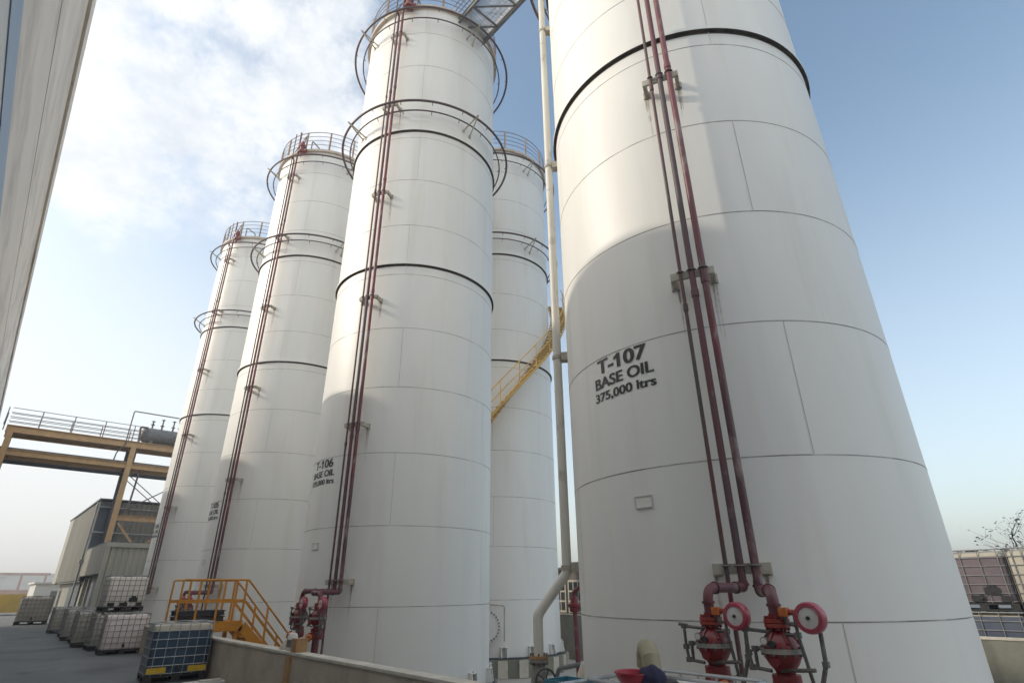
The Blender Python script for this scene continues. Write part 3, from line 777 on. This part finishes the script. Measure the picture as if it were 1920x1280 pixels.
o = make_ibc('toteslate', 'totebeige', 1.06, 'cagedk', nv=4, nh=4); snapshot()
put(o, 2.92, 16.62, 0, 90, 'slate dark tote low in the stack behind the wall, nearer the big tank', G2, 1.08)
o2 = copy_tree(o); put(o2, 1.70, 16.62, 0, 90, 'slate dark tote low in the stack behind the wall, farther from the big tank', G2, 1.08)
o = make_ibc('totemauve', 'totebeige', 1.0, 'cagedk', holes=True, nv=4, nh=4); put(o, 2.95, 16.62, 1.25, -90, 'mauve filled tote on top of the stack behind the concrete wall', G2, 1.06)
o = make_ibc('totebeige', None, None, 'cagedk'); put(o, 1.72, 16.60, 1.25, 90, 'beige tote on top of the stack at the right edge, behind the concrete wall', G2, 1.07)

t = thing('white_board', 'white board lying on the road at the foot of the dark blue tote', 'board', P(14.2, 4.1, 0))
b = MB(); b.box((0, 0, .035), (.35, .75, .05), 'farw'); b.box((.05, .1, .075), (.2, .4, .03), 'cap'); b.build('board', t, bevel=.006)
# things lying on the foreground tote
t = thing('duct_elbow', 'tan bent duct elbow standing on the white foreground tote', 'duct', P(2.92, 4.10, 1.13), R_(48))
b = MB(); b.tube([(-.05 + 0*math.cos(x), -.11*math.cos(x), .06 + .135*math.sin(x)) for x in [math.pi*k/5 for k in range(6)]], .07, 'tan', 24); b.cyl((-.05, -.11, 0), (-.05, -.11, .06), .07, 'tan', 20); b.build('elbow', t, angle=12)
b = MB(); b.lathe([(.07, .0), (.095, .0), (.095, .02), (.07, .02)], 'tan', 20, c=(-.05, -.11, .0)); b.build('collar', t)
t = thing('plastic_bowl', 'red plastic bowl on the white foreground tote', 'bowl', P(2.72, 3.57, 1.135))
b = MB(); b.lathe([(0, 0), (.06, 0), (.10, .022), (.124, .06), (.128, .085), (.14, .085), (.138, .094), (.12, .09), (.114, .062), (.09, .028), (0, .012)], 'redp', 24); b.build('bowl', t)
t = thing('cloth_bundle', 'dark navy cloth bundle beside the red bowl', 'cloth', P(2.60, 3.60, 1.135))
b = MB(); bmesh.ops.create_icosphere(b.bm, subdivisions=4, radius=.09); b.mi('navy')
for v in b.bm.verts:
    nz = math.sin(v.co.x*61 + v.co.z*40)*math.cos(v.co.y*53 - v.co.z*31)
    v.co *= 1 + .10*nz; v.co.z = max(v.co.z*.85 + .062, .0)
for f in b.bm.faces: f.smooth = True
b.build('cloth', t)

# ------------------------------------------------------------------ yellow crossover stair
def crossover():
    t = thing('crossover_stair', 'yellow steel crossover platform with handrails stepping over the low wall', 'stairs', P(17.5, 4.8, 0))
    o = P(17.5, 4.8, 0)
    def Q(u, n, z): return P(u, n, z) - o
    zf = 1.05; n0, n1 = 3.98, 5.58; u0, u1 = 17.0, 18.0
    b = MB(); b.box(Q(17.5, (n0+n1)/2, zf - .02), (1.0, n1-n0, .03), 'yellow'); 
    for u in (u0, u1): b.box(Q(u, (n0+n1)/2, zf - .12), (.05, n1-n0 + .02, .24), 'yellow')
    b.box(Q(17.5, n0, zf - .12), (.94, .05, .22), 'yellow'); b.build('platform', t)
    for u in (u0 + .07, u1 - .07):
        for n in (n0 + .1, n1 - .1):
            b = MB(); b.box(Q(u, n, (zf - .25 - (0 if n < 4.5 else .9))/2), (.09, .09, zf - .25 + (0 if n < 4.5 else .9)), 'yellow'); b.build('leg', t)
    # stair down inside the bund
    n2 = n1 + 1.75; zl = -.86
    for u in (u0, u1):
        b = MB(); b.beam(Q(u, n1, zf - .12), Q(u, n2, zl + .1), .05, .24, 'yellow'); b.build('stringer', t)
    for k in range(8):
        f = (k+.6)/8.5; b = MB(); b.box(Q(17.5, n1 + (n2-n1)*f, zf - .1 + (zl + .1 - zf)*f), (.94, .24, .03), 'yellow'); b.build('tread', t)
    # ladder on the road side
    for u in (17.2, 17.8):
        b = MB(); b.beam(Q(u, n0 - .06, zf), Q(u, n0 - .06, 0), .05, .08, 'yellow'); b.build('ladder_stile', t)
    for k in range(4):
        f = (k+.7)/4.4; b = MB(); b.box(Q(17.5, n0 - .06, zf - zf*f), (.56, .03, .03), 'yellow'); b.build('rung', t)
    for u in (u0, u1):
        b = MB(); top = zf + .99
        b.tube(arc_path([Q(u, n0, zf - .2), Q(u, n0, top), Q(u, n1, top), Q(u, n2, zl + 1.05)], .05, 4), .024, 'yellow', 8)
        b.build('handrail', t)
        b = MB(); b.beam(Q(u, n0, zf + .48), Q(u, n1, zf + .48), .03, .075, 'yellow'); b.beam(Q(u, n1, zf + .46), Q(u, n2, zl + .56), .03, .06, 'yellow'); b.build('mid_rail', t)
        for n, z0 in ((n0 + .42, zf), (n0 + .9, zf), (n0 + 1.32, zf), (n1 - .04, zf - .15)):
            b = MB(); b.beam(Q(u, n, z0), Q(u, n, top), .045, .045, 'yellow'); b.build('post', t)
        for f in (.36, .78):
            n = n1 + (n2-n1)*f; zb = zf - .12 + (zl + .1 - zf)*f; b = MB(); b.beam(Q(u, n, zb), Q(u, n, top + (zl + 1.05 - top)*f), .045, .045, 'yellow'); b.build('post', t)
    t2 = thing('pallet_stack', 'dark pallets lying flat on the yellow crossover platform', 'pallet', P(17.62, 4.62, zf - .004))
    for k in range(2):
        b = MB(); z = k*.14
        for j in range(6): b.box((0, -.5 + j*.2, z + .115), (.78, .15, .02), 'dsteel')
        for j in range(3): b.box((-.32 + j*.32, 0, z + .06), (.07, 1.1, .085), 'dsteel')
        b.box((.0, 0, z + .012), (.78, 1.12, .018), 'dsteel')
        b.build('pallet', t2)
crossover()
t = thing('wall_box', 'small tan box standing on the low wall beside the red valves', 'box', P(10.72, 4.56, .78))
b = MB(); b.box((0, 0, .10), (.22, .2, .20), 'tanl'); b.box((0, 0, .205), (.24, .22, .012), 'tanl'); b.build('box', t, bevel=.006)
t = thing('grey_canister', 'pale canister with a pipe handle standing on the low wall by the stair foot', 'canister', P(11.05, 4.56, .78))
b = MB(); b.lathe([(0, 0), (.085, 0), (.09, .02), (.09, .22), (.07, .27), (.03, .29), (.03, .33), (0, .33)], 'farw', 18); b.build('can', t)
b = MB(); b.lathe([(.091, .06), (.093, .06), (.093, .18), (.091, .18)], 'steel', 18); b.build('label_band', t)
b = MB(); b.tube(arc_path([(0, 0, .33), (0, 0, .46), (-.16, 0, .46), (-.16, 0, .34), (.1, 0, .34)], .03), .013, 'black', 8); b.build('spout', t)
t = thing('sand_heap', 'small grey heap of rubble on the low wall beside the pale canister', 'rubble', P(11.4, 4.6, .782))
b = MB(); b.lathe([(.22, 0), (.16, .05), (.09, .11), (.02, .14), (0, .14)], 'conc', 14)
for v in b.bm.verts: v.co.x += rnd.uniform(-.02, .02); v.co.y *= .45; v.co.z = max(0, v.co.z + rnd.uniform(-.015, .015))
b.build('heap', t)

# ------------------------------------------------------------------ pipe rack over the road
def rack():
    t = thing('pipe_rack', 'orange steel pipe rack with a railed walkway bridging the road', 'pipe rack', P(45, 2.3, 0)); o = P(45, 2.3, 0)
    def Q(u, n, z): return P(u, n, z) - o
    for u in (45.0, 46.6):
        b = MB(); b.ibeam(Q(u, -1.1, 10.98), Q(u, 9.5, 10.98), .25, .44, 'orack', .04); b.build('top_beam', t)
        b = MB(); b.ibeam(Q(u, -1.1, 9.58), Q(u, 9.5, 9.52), .22, .36, 'orack', .035); b.build('lower_beam', t)
    b = MB(); b.box(Q(45.8, 4.2, 11.17), (1.5, 10.6, .03), 'steel'); b.build('deck', t)
    for n in (-.85, 5.63, 9.2):
        b = MB(); b.ibeam(Q(45, n, 0), Q(45, n, 10.8), .30, .30, 'orack', .04); b.build('column', t)
        b = MB(); b.ibeam(Q(46.6, n, 0), Q(46.6, n, 10.8), .30, .30, 'dsteel', .04); b.build('column', t)
    b = MB(); b.tube([Q(45.6, -1.1, 9.15), Q(45.6, 9.5, 9.08)], .10, 'dsteel', 12); b.tube([Q(46.1, -1.1, 9.15), Q(46.1, 9.5, 9.08)], .09, 'dsteel', 12); b.build('pipe', t)
    b = MB(); b.tube([Q(45.3, -1.1, 9.86), Q(45.3, 9.5, 9.80)], .07, 'steel', 12); b.tube([Q(46.0, -1.1, 9.88), Q(46.0, 9.5, 9.82)], .1, 'steel', 12); b.build('pipe', t)
    for u in (45.0, 46.6):
        b = MB()
        for z in (11.45, 11.72, 11.98, 12.27): b.tube([Q(u, -1.1, z), Q(u, 6.2, z)], .022, 'rail', 6)
        b.build('guardrail', t)
        for k in range(5):
            b = MB(); n = .4 + (k-1)*1.67; b.tube([Q(u, n, 11.18), Q(u, n, 12.29)], .03, 'rail', 6); b.build('rail_post', t)
    for z in (6.2,):
        b = MB(); b.ibeam(Q(45, 5.8, z), Q(45, 9.2, z), .2, .34, 'orack', .035); b.build('brace_beam', t)
    b = MB()
    for p, q in (((5.8, 8.95), (9.2, 6.4)), ((5.8, 6.5), (9.2, 8.9))): b.tube([Q(45.05, p[0], p[1]), Q(45.05, q[0], q[1])], .03, 'rail', 6); b.tube([Q(46.6, p[0], p[1]), Q(46.6, q[0], q[1])], .03, 'rail', 6)
    b.beam(Q(45, 5.9, 5.9), Q(45, 7.2, 4.4), .12, .12, 'orack'); b.beam(Q(45, 9.1, 5.9), Q(45, 7.4, 4.4), .12, .12, 'orack')
    b.build('cross_brace', t)
    b = MB(); b.tube(arc_path([Q(44.9, 5.1, 10.9), Q(44.9, 5.1, 13.24), Q(44.9, 8.4, 13.24)], .1), .04, 'rail', 8); b.tube(arc_path([Q(44.9, 5.1, 10.9), Q(44.9, 4.75, 10.3), Q(44.9, 4.7, 9.8)], .2), .04, 'rail', 8)
    b.tube(arc_path([Q(45.2, 5.85, 8.9), Q(45.2, 5.85, 11.2), Q(45.2, 5.75, 12.3), Q(45.2, 6.2, 12.3)], .1), .07, 'rail', 8); b.tube([Q(45.4, 6.3, 7.2), Q(45.4, 6.4, 9.6)], .06, 'rail', 8)
    b.build('riser_pipe', t)
    v = thing('process_vessel', 'grey horizontal vessel lying on top of the orange pipe rack', 'vessel', P(45.7, 7.6, 11.9))
    b = MB(); b.lathe([(0, -1.75), (.25, -1.72), (.42, -1.62), (.52, -1.45), (.52, 1.45), (.42, 1.62), (.25, 1.72), (0, 1.75)], 'steel', 28, axis='x')
    for vv in b.bm.verts: vv.co = Vector((vv.co.y, vv.co.x, vv.co.z))
    b.build('drum', v)
    for y in (-1.0, 1.0):
        b = MB(); b.box((0, y, -.55), (.7, .2, .45), 'steel'); b.build('saddle', v)
    for y in (-1.1, -.5, .2, .6):
        b = MB(); b.lathe([(0, .45), (.06, .45), (.06, .75), (.12, .76), (.12, .82), (.05, .84), (.05, 1.0 + .2*(y > -.8)), (.14, 1.02 + .2*(y > -.8)), (0, 1.1 + .2*(y > -.8))], 'rail', 10, c=(0, y, 0)); b.build('nozzle', v)
rack()

# ------------------------------------------------------------------ grey shed behind the rack with its low annex
def corr(b, p0, p1, z0, z1, m, pitch=.3, depth=.05, nrm=Vector((0, -1, 0))):
    """corrugated sheet from p0 to p1 (x,y)"""
    p0, p1 = Vector((*p0, 0)), Vector((*p1, 0)); L = (p1-p0).length; k = max(2, int(L/pitch)); vs = []; fs = []
    for i in range(k):
        for f, d in ((0, 0), (.35, 0), (.45, 1), (.9, 1)):
            q = p0 + (p1-p0)*((i+f)/k) + nrm*depth*d; vs += [q + Vector((0, 0, z0)), q + Vector((0, 0, z1))]
    q = p1; vs += [q + Vector((0, 0, z0)), q + Vector((0, 0, z1))]
    for i in range(len(vs)//2 - 1): fs.append((2*i, 2*i+2, 2*i+3, 2*i+1))
    b.faces(vs, fs, m)
def shed():
    t = thing('grey_shed', 'grey corrugated process shed standing beyond the farthest tank, behind the rack', 'building', P(55, 9, 0)); o = P(55, 9, 0)
    def q2(u, n): v = P(u, n, 0) - o; return (v.x, v.y)
    ex = Vector((1, 0, 0)); ey = Vector((0, -1, 0))
    b = MB()
    b.box(P(55.2, 10.2, 4.9) - o, (16.2, 10.4, 5.0), 'shed')                      # core of the upper storey
    b.box(P(55.2, 10.4, 1.2) - o, (16.0, 10.0, 2.38), 'shed')
    b.build('wall', t)
    b = MB(); corr(b, q2(63.3, 4.93), q2(47.05, 4.93), 2.5, 7.42, 'shed', .45, .05, ey); b.build('side_cladding', t)
    b = MB(); corr(b, q2(63.3, 4.87), q2(60.6, 4.87), 2.45, 7.44, 'shedl', .45, .03, ey); b.build('corner_cladding', t)
    b = MB(); corr(b, q2(46.98, 6.2), q2(46.98, 15.3), 2.5, 7.4, 'shed', .32, .05, ex); b.build('front_cladding', t)
    b = MB(); b.box(P(47.0, 5.55, 4.9) - o, (.14, 1.25, 4.9), 'sheddk'); b.box(P(48.9, 5.0, 4.6) - o, (2.2, .16, 4.2), 'sheddk'); b.build('slate_panel', t)
    b = MB(); b.box(P(55.15, 10.15, 7.52) - o, (16.6, 10.7, .10), 'sheddk'); b.build('roof', t)
    b = MB(); b.tube(arc_path([P(46.8, 4.75, 7.3) - o, P(46.8, 4.75, 3.2) - o, P(46.8, 4.75, .2) - o], .1), .06, 'galv', 8); b.box(P(46.8, 4.75, 3.6) - o, (.3, .3, .2), 'galv'); b.build('downpipe', t)
    b = MB()
    for z in (5.4, 7.0): b.tube([P(46.7, 4.8, z) - o, P(46.7, 8.5, z - .05) - o], .05, 'galv', 8)
    b.build('wall_pipe', t)
    for u in (50.5, 54.0):
        b = MB(); b.box(P(u, 5.36, 1.15) - o, (2.0, .1, 2.3), 'shutter'); b.build('door', t)
    a = thing('shed_annex', 'low beige annex with an overhanging canopy in front of the grey shed', 'building', P(41.2, 8, 0)); o2 = P(41.2, 8, 0)
    def r2(u, n): v = P(u, n, 0) - o2; return (v.x, v.y)
    b = MB(); b.box(P(43.0, 8.75, 2.1) - o2, (7.6, 6.6, 4.2), 'shed'); b.build('wall', a)
    b = MB(); b.box(P(42.8, 5.15, 3.48) - o2, (8.0, .6, 1.55), 'shed'); b.build('canopy', a)
    b = MB(); corr(b, r2(38.75, 5.0), r2(38.75, 12.2), .1, 4.15, 'shedl', .28, .04, ex); b.box(P(38.86, 8.6, 2.1) - o2, (.16, 7.1, 4.1), 'shed'); b.build('front_cladding', a)
    b = MB(); b.box(P(38.7, 8.6, 4.17) - o2, (.2, 7.6, .24), 'shedl'); b.box(P(38.68, 4.95, 2.1) - o2, (.12, .2, 4.0), 'shedl'); b.build('trim', a)
    b = MB(); b.box(P(42.9, 8.6, 4.30) - o2, (8.4, 7.5, .05), 'sheddk'); b.build('roof', a)
    b = MB(); b.box(P(42.9, 5.425, 1.33) - o2, (7.7, .04, 2.64), 'sheddk'); b.build('lower_panel', a)
    for u in (40.6, 42.4):
        b = MB(); b.box(P(u, 5.38, 1.25) - o2, (1.5, .1, 2.5), 'shutter'); b.build('door', a)
    for i, u in enumerate((44.2, 46.2)):
        b = MB(); b.box(P(u, 5.2, 1.3) - o2, (.14, .14, 2.7), 'shedl'); b.build('canopy_post', a)
shed()

# ------------------------------------------------------------------ big white building at the left
def left_building():
    ang = R_(.58); Lw, Hh = 1.125, 11.49
    t = thing('warehouse', 'long off-white metal clad warehouse with a blue band, at the left edge', 'building', (0, 0, 0), ang)
    x0, x1, y1 = -49.5, 16, -Lw; dep = 24
    def wall(z0, z1, m, nm, prd=.0):
        b = MB(); b.box(((x0+x1)/2, y1 - dep/2 + prd/2, (z0+z1)/2), (x1-x0, dep + prd, z1-z0), m); b.build(nm, t)
    wall(0, 1.2, 'conc', 'base_wall', .03)
    wall(1.2, 6.68, 'cladgrey', 'lower_cladding')
    wall(6.68, 7.06, 'cladblue', 'blue_band', .012)
    wall(7.06, 11.05, 'clad', 'upper_cladding')
    b = MB()
    for z in (8.9,): b.box(((x0+x1)/2, y1 + .002, z), (x1-x0, .006, .014), 'cladjoint')
    b.build('panel_joint', t)
    b = MB(); b.box(((x0+x1)/2, y1 - .1, 11.27), (x1-x0, .3, .43), 'clad'); b.box(((x0+x1)/2, y1 - .02, 11.46), (x1-x0, .07, .06), 'cladjoint'); b.build('gutter', t)
    b = MB(); b.faces([(x0, y1 - .3, 11.3), (x1, y1 - .3, 11.3), (x1, y1 - dep/2, 11.9), (x0, y1 - dep/2, 11.9), (x1, y1 - dep, 11.2), (x0, y1 - dep, 11.2)], [(0, 1, 2, 3), (3, 2, 4, 5)], 'roofm'); b.build('roof', t)
left_building()

# ------------------------------------------------------------------ far background at the left
t = thing('far_warehouse', 'small pale warehouse far beyond the grey shed', 'building', P(78, 8.5, 0))
b = MB(); b.box((0, 0, 1.3), (8, 8.0, 2.6), 'farw'); b.build('wall', t)
b = MB(); b.box((0, 0, 2.68), (8.4, 8.4, .16), 'farw'); b.build('roof', t)
b = MB(); b.box((4.02, -1.2, 1.0), (.06, 3.0, 1.9), 'steel'); b.build('door', t)
t = thing('yellow_skip', 'yellow waste skip at the far left end of the road', 'skip', P(72, 1.5, 0))
b = MB(); b.box((0, 0, .95), (2.2, 4.2, 1.5), 'fary', taper=1.12); b.build('bin', t)
b = MB()
for y in (-1.6, -.8, 0, .8, 1.6): b.box((1.17, y, .95), (.1, .08, 1.4), 'fary')
b.build('rib', t)
t = thing('loading_frame', 'reddish steel loading frame far off at the left', 'frame', P(120, 5.2, 0))
for n in (-3, 0, 3):
    b = MB(); b.box((0, n, 2.2), (.3, .3, 4.4), 'farr'); b.build('post', t)
b = MB(); b.box((0, 0, 4.5), (.4, 7, .35), 'farr'); b.build('beam', t)
b = MB(); b.box((-2, 0, 1.2), (2.4, 6.2, 2.2), 'farr'); b.build('tank', t, bevel=.2)
for i, (u, n, w, hgt, lab) in enumerate(((150, -4, 16, 4.5, 'long pale store far away at the end of the road'), (190, 14, 30, 6, 'low distant hall on the horizon at the left'), (100, -1.2, 5.0, 2.2, 'low dark wall panel far away beside the yellow skip'))):
    t = thing('distant_hall' if i < 2 else 'distant_wall', lab, 'building' if i < 2 else 'wall', P(u, n, 0))
    b = MB(); b.box((0, 0, hgt/2), (8 if i < 2 else .4, w, hgt), 'farw' if i != 2 else 'farr'); b.build('wall', t)
    b = MB(); b.box((0, 0, hgt + .06), (8.4 if i < 2 else .5, w + .4, .12), 'roofm'); b.build('roof' if i < 2 else 'coping', t)
t = thing('bollard_pole', 'slim white pole catching the sun at the far end of the tote line', 'pole', P(41.0, 3.62, 0))
b = MB(); b.cyl((0, 0, 0), (0, 0, 1.9), .05, 'farw', 10); b.build('pole', t)
b = MB(); b.box((0, 0, .02), (.25, .25, .04), 'steel'); b.build('foot', t)

# ------------------------------------------------------------------ bare tree behind the stacked totes
def tree():
    t = thing('bare_tree', 'bare twiggy tree rising behind the stacked totes', 'tree', P(2.55, 23.0, 0)); t.scale = (1.4, 1.4, .86)
    b = MB(); tw = MB(); r2 = random.Random(21); ends = []
    def grow(p, d, l, r, lev):
        n = 4; pts = [p]; rad = [r]
        for k in range(n):
            d = (d + Vector((r2.uniform(-.22, .22), r2.uniform(-.22, .22), r2.uniform(-.05, .16)))).normalized()
            pts.append(pts[-1] + d*l/n); rad.append(r*(1 - .55*(k+1)/n))
        (b if lev < 2 else tw).tube(pts, r, 'bark', 6 if lev < 2 else 4, radii=rad)
        if lev >= 3: ends.append(pts[-1]); ends.append(pts[2])
        if lev >= 4:
            return
        for k in range(4 if lev < 3 else 3):
            q = pts[r2.randint(2, n)]
            a = r2.uniform(0, 2*math.pi); sp = r2.uniform(.5, 1.0)
            grow(q, (d + Vector((math.cos(a)*sp, math.sin(a)*sp, r2.uniform(-.1, .35)))).normalized(), l*r2.uniform(.55, .78), rad[-1]*.85, lev+1)
    grow(Vector((0, 0, 0)), Vector((0, 0, 1)), 1.7, .13, 0)
    for c in ends[::2]:
        for j in range(3):
            q = c + Vector((r2.gauss(0, .035), r2.gauss(0, .035), r2.gauss(0, .03))); s = r2.uniform(.012, .034); e1 = Vector((r2.uniform(-1, 1), r2.uniform(-1, 1), r2.uniform(-.5, .5))).normalized()*s; e2 = Vector((r2.uniform(-1, 1), r2.uniform(-1, 1), r2.uniform(-1, 1))).normalized()*s
            tw.faces([q - e1, q + e2, q + e1, q - e2], [(0, 1, 2, 3)], 'leaf')
    b.build('trunk', t); tw.build('crown', t)
tree()

# ------------------------------------------------------------------ air
hm = bpy.data.materials.new('haze'); hm.use_nodes = True; hn = hm.node_tree; hn.nodes.remove(hn.nodes['Principled BSDF'])
pv = hn.nodes.new('ShaderNodeVolumePrincipled'); pv.inputs['Color'].default_value = (.97, .97, .96, 1); pv.inputs['Density'].default_value = .0026; pv.inputs['Anisotropy'].default_value = .35
hn.links.new(pv.outputs['Volume'], hn.nodes['Material Output'].inputs['Volume'])
b = MB(); M['haze'] = hm; b.box((0, 0, 11.6), (5100, 5100, 27.0), 'haze'); tag(b.build('haze'), kind='stuff')

# ------------------------------------------------------------------ light
SUN_AZ, SUN_EL = az(-177), R_(27.5)
sd = Vector((math.cos(SUN_AZ)*math.cos(SUN_EL), math.sin(SUN_AZ)*math.cos(SUN_EL), math.sin(SUN_EL)))
sl = bpy.data.lights.new('sun', 'SUN'); sl.energy = 2.0; sl.angle = R_(1.1); sl.color = (1, .91, .77)
so = bpy.data.objects.new('sun', sl); COL.objects.link(so); so.rotation_euler = sd.to_track_quat('Z', 'Y').to_euler(); so.location = (0, 0, 40)
w = bpy.data.worlds.new('World'); scene.world = w; w.use_nodes = True
nt = w.node_tree; N, L = nt.nodes, nt.links; bg = N['Background']; bg.inputs['Strength'].default_value = .15
sky = N.new('ShaderNodeTexSky'); sky.sky_type = 'NISHITA'; sky.sun_disc = False
sky.sun_elevation = SUN_EL; sky.sun_rotation = math.atan2(sd.x, sd.y); sky.air_density = 1.0; sky.dust_density = 2.2; sky.ozone_density = 1.6; sky.altitude = 0
tc = N.new('ShaderNodeTexCoord'); 
def noise(scale, detail, stretch, rough=.55, off=(0, 0, 0)):
    mp = N.new('ShaderNodeMapping'); mp.inputs['Scale'].default_value = stretch; mp.inputs['Location'].default_value = off
    L.new(tc.outputs['Generated'], mp.inputs['Vector'])
    n = N.new('ShaderNodeTexNoise'); n.inputs['Scale'].default_value = scale; n.inputs['Detail'].default_value = detail; n.inputs['Roughness'].default_value = rough
    L.new(mp.outputs['Vector'], n.inputs['Vector']); return n.outputs['Fac']
def math_(op, a, b=None, clamp=False):
    n = N.new('ShaderNodeMath'); n.operation = op; n.use_clamp = clamp
    for i, v in enumerate((a, b)):
        if v is None: continue
        if hasattr(v, 'is_linked'): L.new(v, n.inputs[i])
        else: n.inputs[i].default_value = v
    return n.outputs[0]
def lobe(d, p0, p1):                                # smooth patch of sky round a direction
    v = N.new('ShaderNodeVectorMath'); v.operation = 'DOT_PRODUCT'; L.new(tc.outputs['Generated'], v.inputs[0]); v.inputs[1].default_value = Vector(d).normalized()
    m = N.new('ShaderNodeMapRange'); m.interpolation_type = 'SMOOTHSTEP'; L.new(v.outputs['Value'], m.inputs['Value']); m.inputs['From Min'].default_value = p0; m.inputs['From Max'].default_value = p1
    return m.outputs['Result']
cl = math_('ADD', math_('MULTIPLY', lobe((-.735, .03, .68), .94, .995), .30), noise(3.4, 12, (1, 1, 1.4), .66, (3.1, 1.7, .4)))
cm = N.new('ShaderNodeMapRange'); cm.interpolation_type = 'SMOOTHSTEP'; L.new(cl, cm.inputs['Value']); cm.inputs['From Min'].default_value = .60; cm.inputs['From Max'].default_value = .84
cw = math_('MULTIPLY', cm.outputs['Result'], .92)
mx = N.new('ShaderNodeMix'); mx.data_type = 'RGBA'; cs = N.new('ShaderNodeMix'); cs.data_type = 'RGBA'; cs.inputs['A'].default_value = (5.5, 5.55, 5.6, 1); cs.inputs['B'].default_value = (3.6, 3.9, 4.25, 1)
cn = N.new('ShaderNodeMapRange'); L.new(noise(7, 10, (1, 1, 1.6), .62, (.7, 4.2, 2.1)), cn.inputs['Value']); cn.inputs['From Min'].default_value = .42; cn.inputs['From Max'].default_value = .72
L.new(cn.outputs['Result'], cs.inputs['Factor'])
L.new(cw, mx.inputs['Factor']); sk = N.new('ShaderNodeMix'); sk.data_type = 'RGBA'; sk.blend_type = 'MULTIPLY'; sk.inputs['Factor'].default_value = 1.0; L.new(sky.outputs['Color'], sk.inputs['A']); sk.inputs['B'].default_value = (1.33, 1.32, 1.17, 1)
L.new(sk.outputs['Result'], mx.inputs['A']); L.new(cs.outputs['Result'], mx.inputs['B'])
# thin bright veil low on the sun's side
sep = N.new('ShaderNodeSeparateXYZ'); L.new(tc.outputs['Generated'], sep.inputs[0])
hz = N.new('ShaderNodeMapRange'); hz.interpolation_type = 'SMOOTHSTEP'; L.new(sep.outputs['Z'], hz.inputs['Value']); hz.inputs['From Min'].default_value = .75; hz.inputs['From Max'].default_value = -.02
veil = math_('MULTIPLY', math_('MULTIPLY', hz.outputs['Result'], math_('ADD', math_('MULTIPLY', lobe((-.9, -.3, .25), .35, .99), .62), .41)), 1.0, True)
m2 = N.new('ShaderNodeMix'); m2.data_type = 'RGBA'; L.new(veil, m2.inputs['Factor']); L.new(mx.outputs['Result'], m2.inputs['A']); m2.inputs['B'].default_value = (5.1, 5.2, 5.25, 1)
# hazy bright aureole round the sun
au = N.new('ShaderNodeMix'); au.data_type = 'RGBA'; L.new(lobe(sd, .74, 1.0), au.inputs['Factor']); L.new(m2.outputs['Result'], au.inputs['A']); au.inputs['B'].default_value = (11.0, 10.0, 8.8, 1)
# unseen bright cloud patch, added high behind the camera to fill the tanks' shade
a2 = N.new('ShaderNodeMix'); a2.data_type = 'RGBA'; L.new(math_('MULTIPLY', lobe((.62, -.28, .73), .36, .93), math_('ADD', math_('MULTIPLY', noise(2.6, 8, (1, 1, 1), .6, (5, 2, 1)), .7), .45), True), a2.inputs['Factor']); L.new(au.outputs['Result'], a2.inputs['A']); a2.inputs['B'].default_value = (6.0, 6.25, 6.4, 1)
L.new(a2.outputs['Result'], bg.inputs['Color'])

vs = scene.view_settings
vs.view_transform = 'Standard'; vs.look = 'None'; vs.exposure = .5; vs.gamma = 1
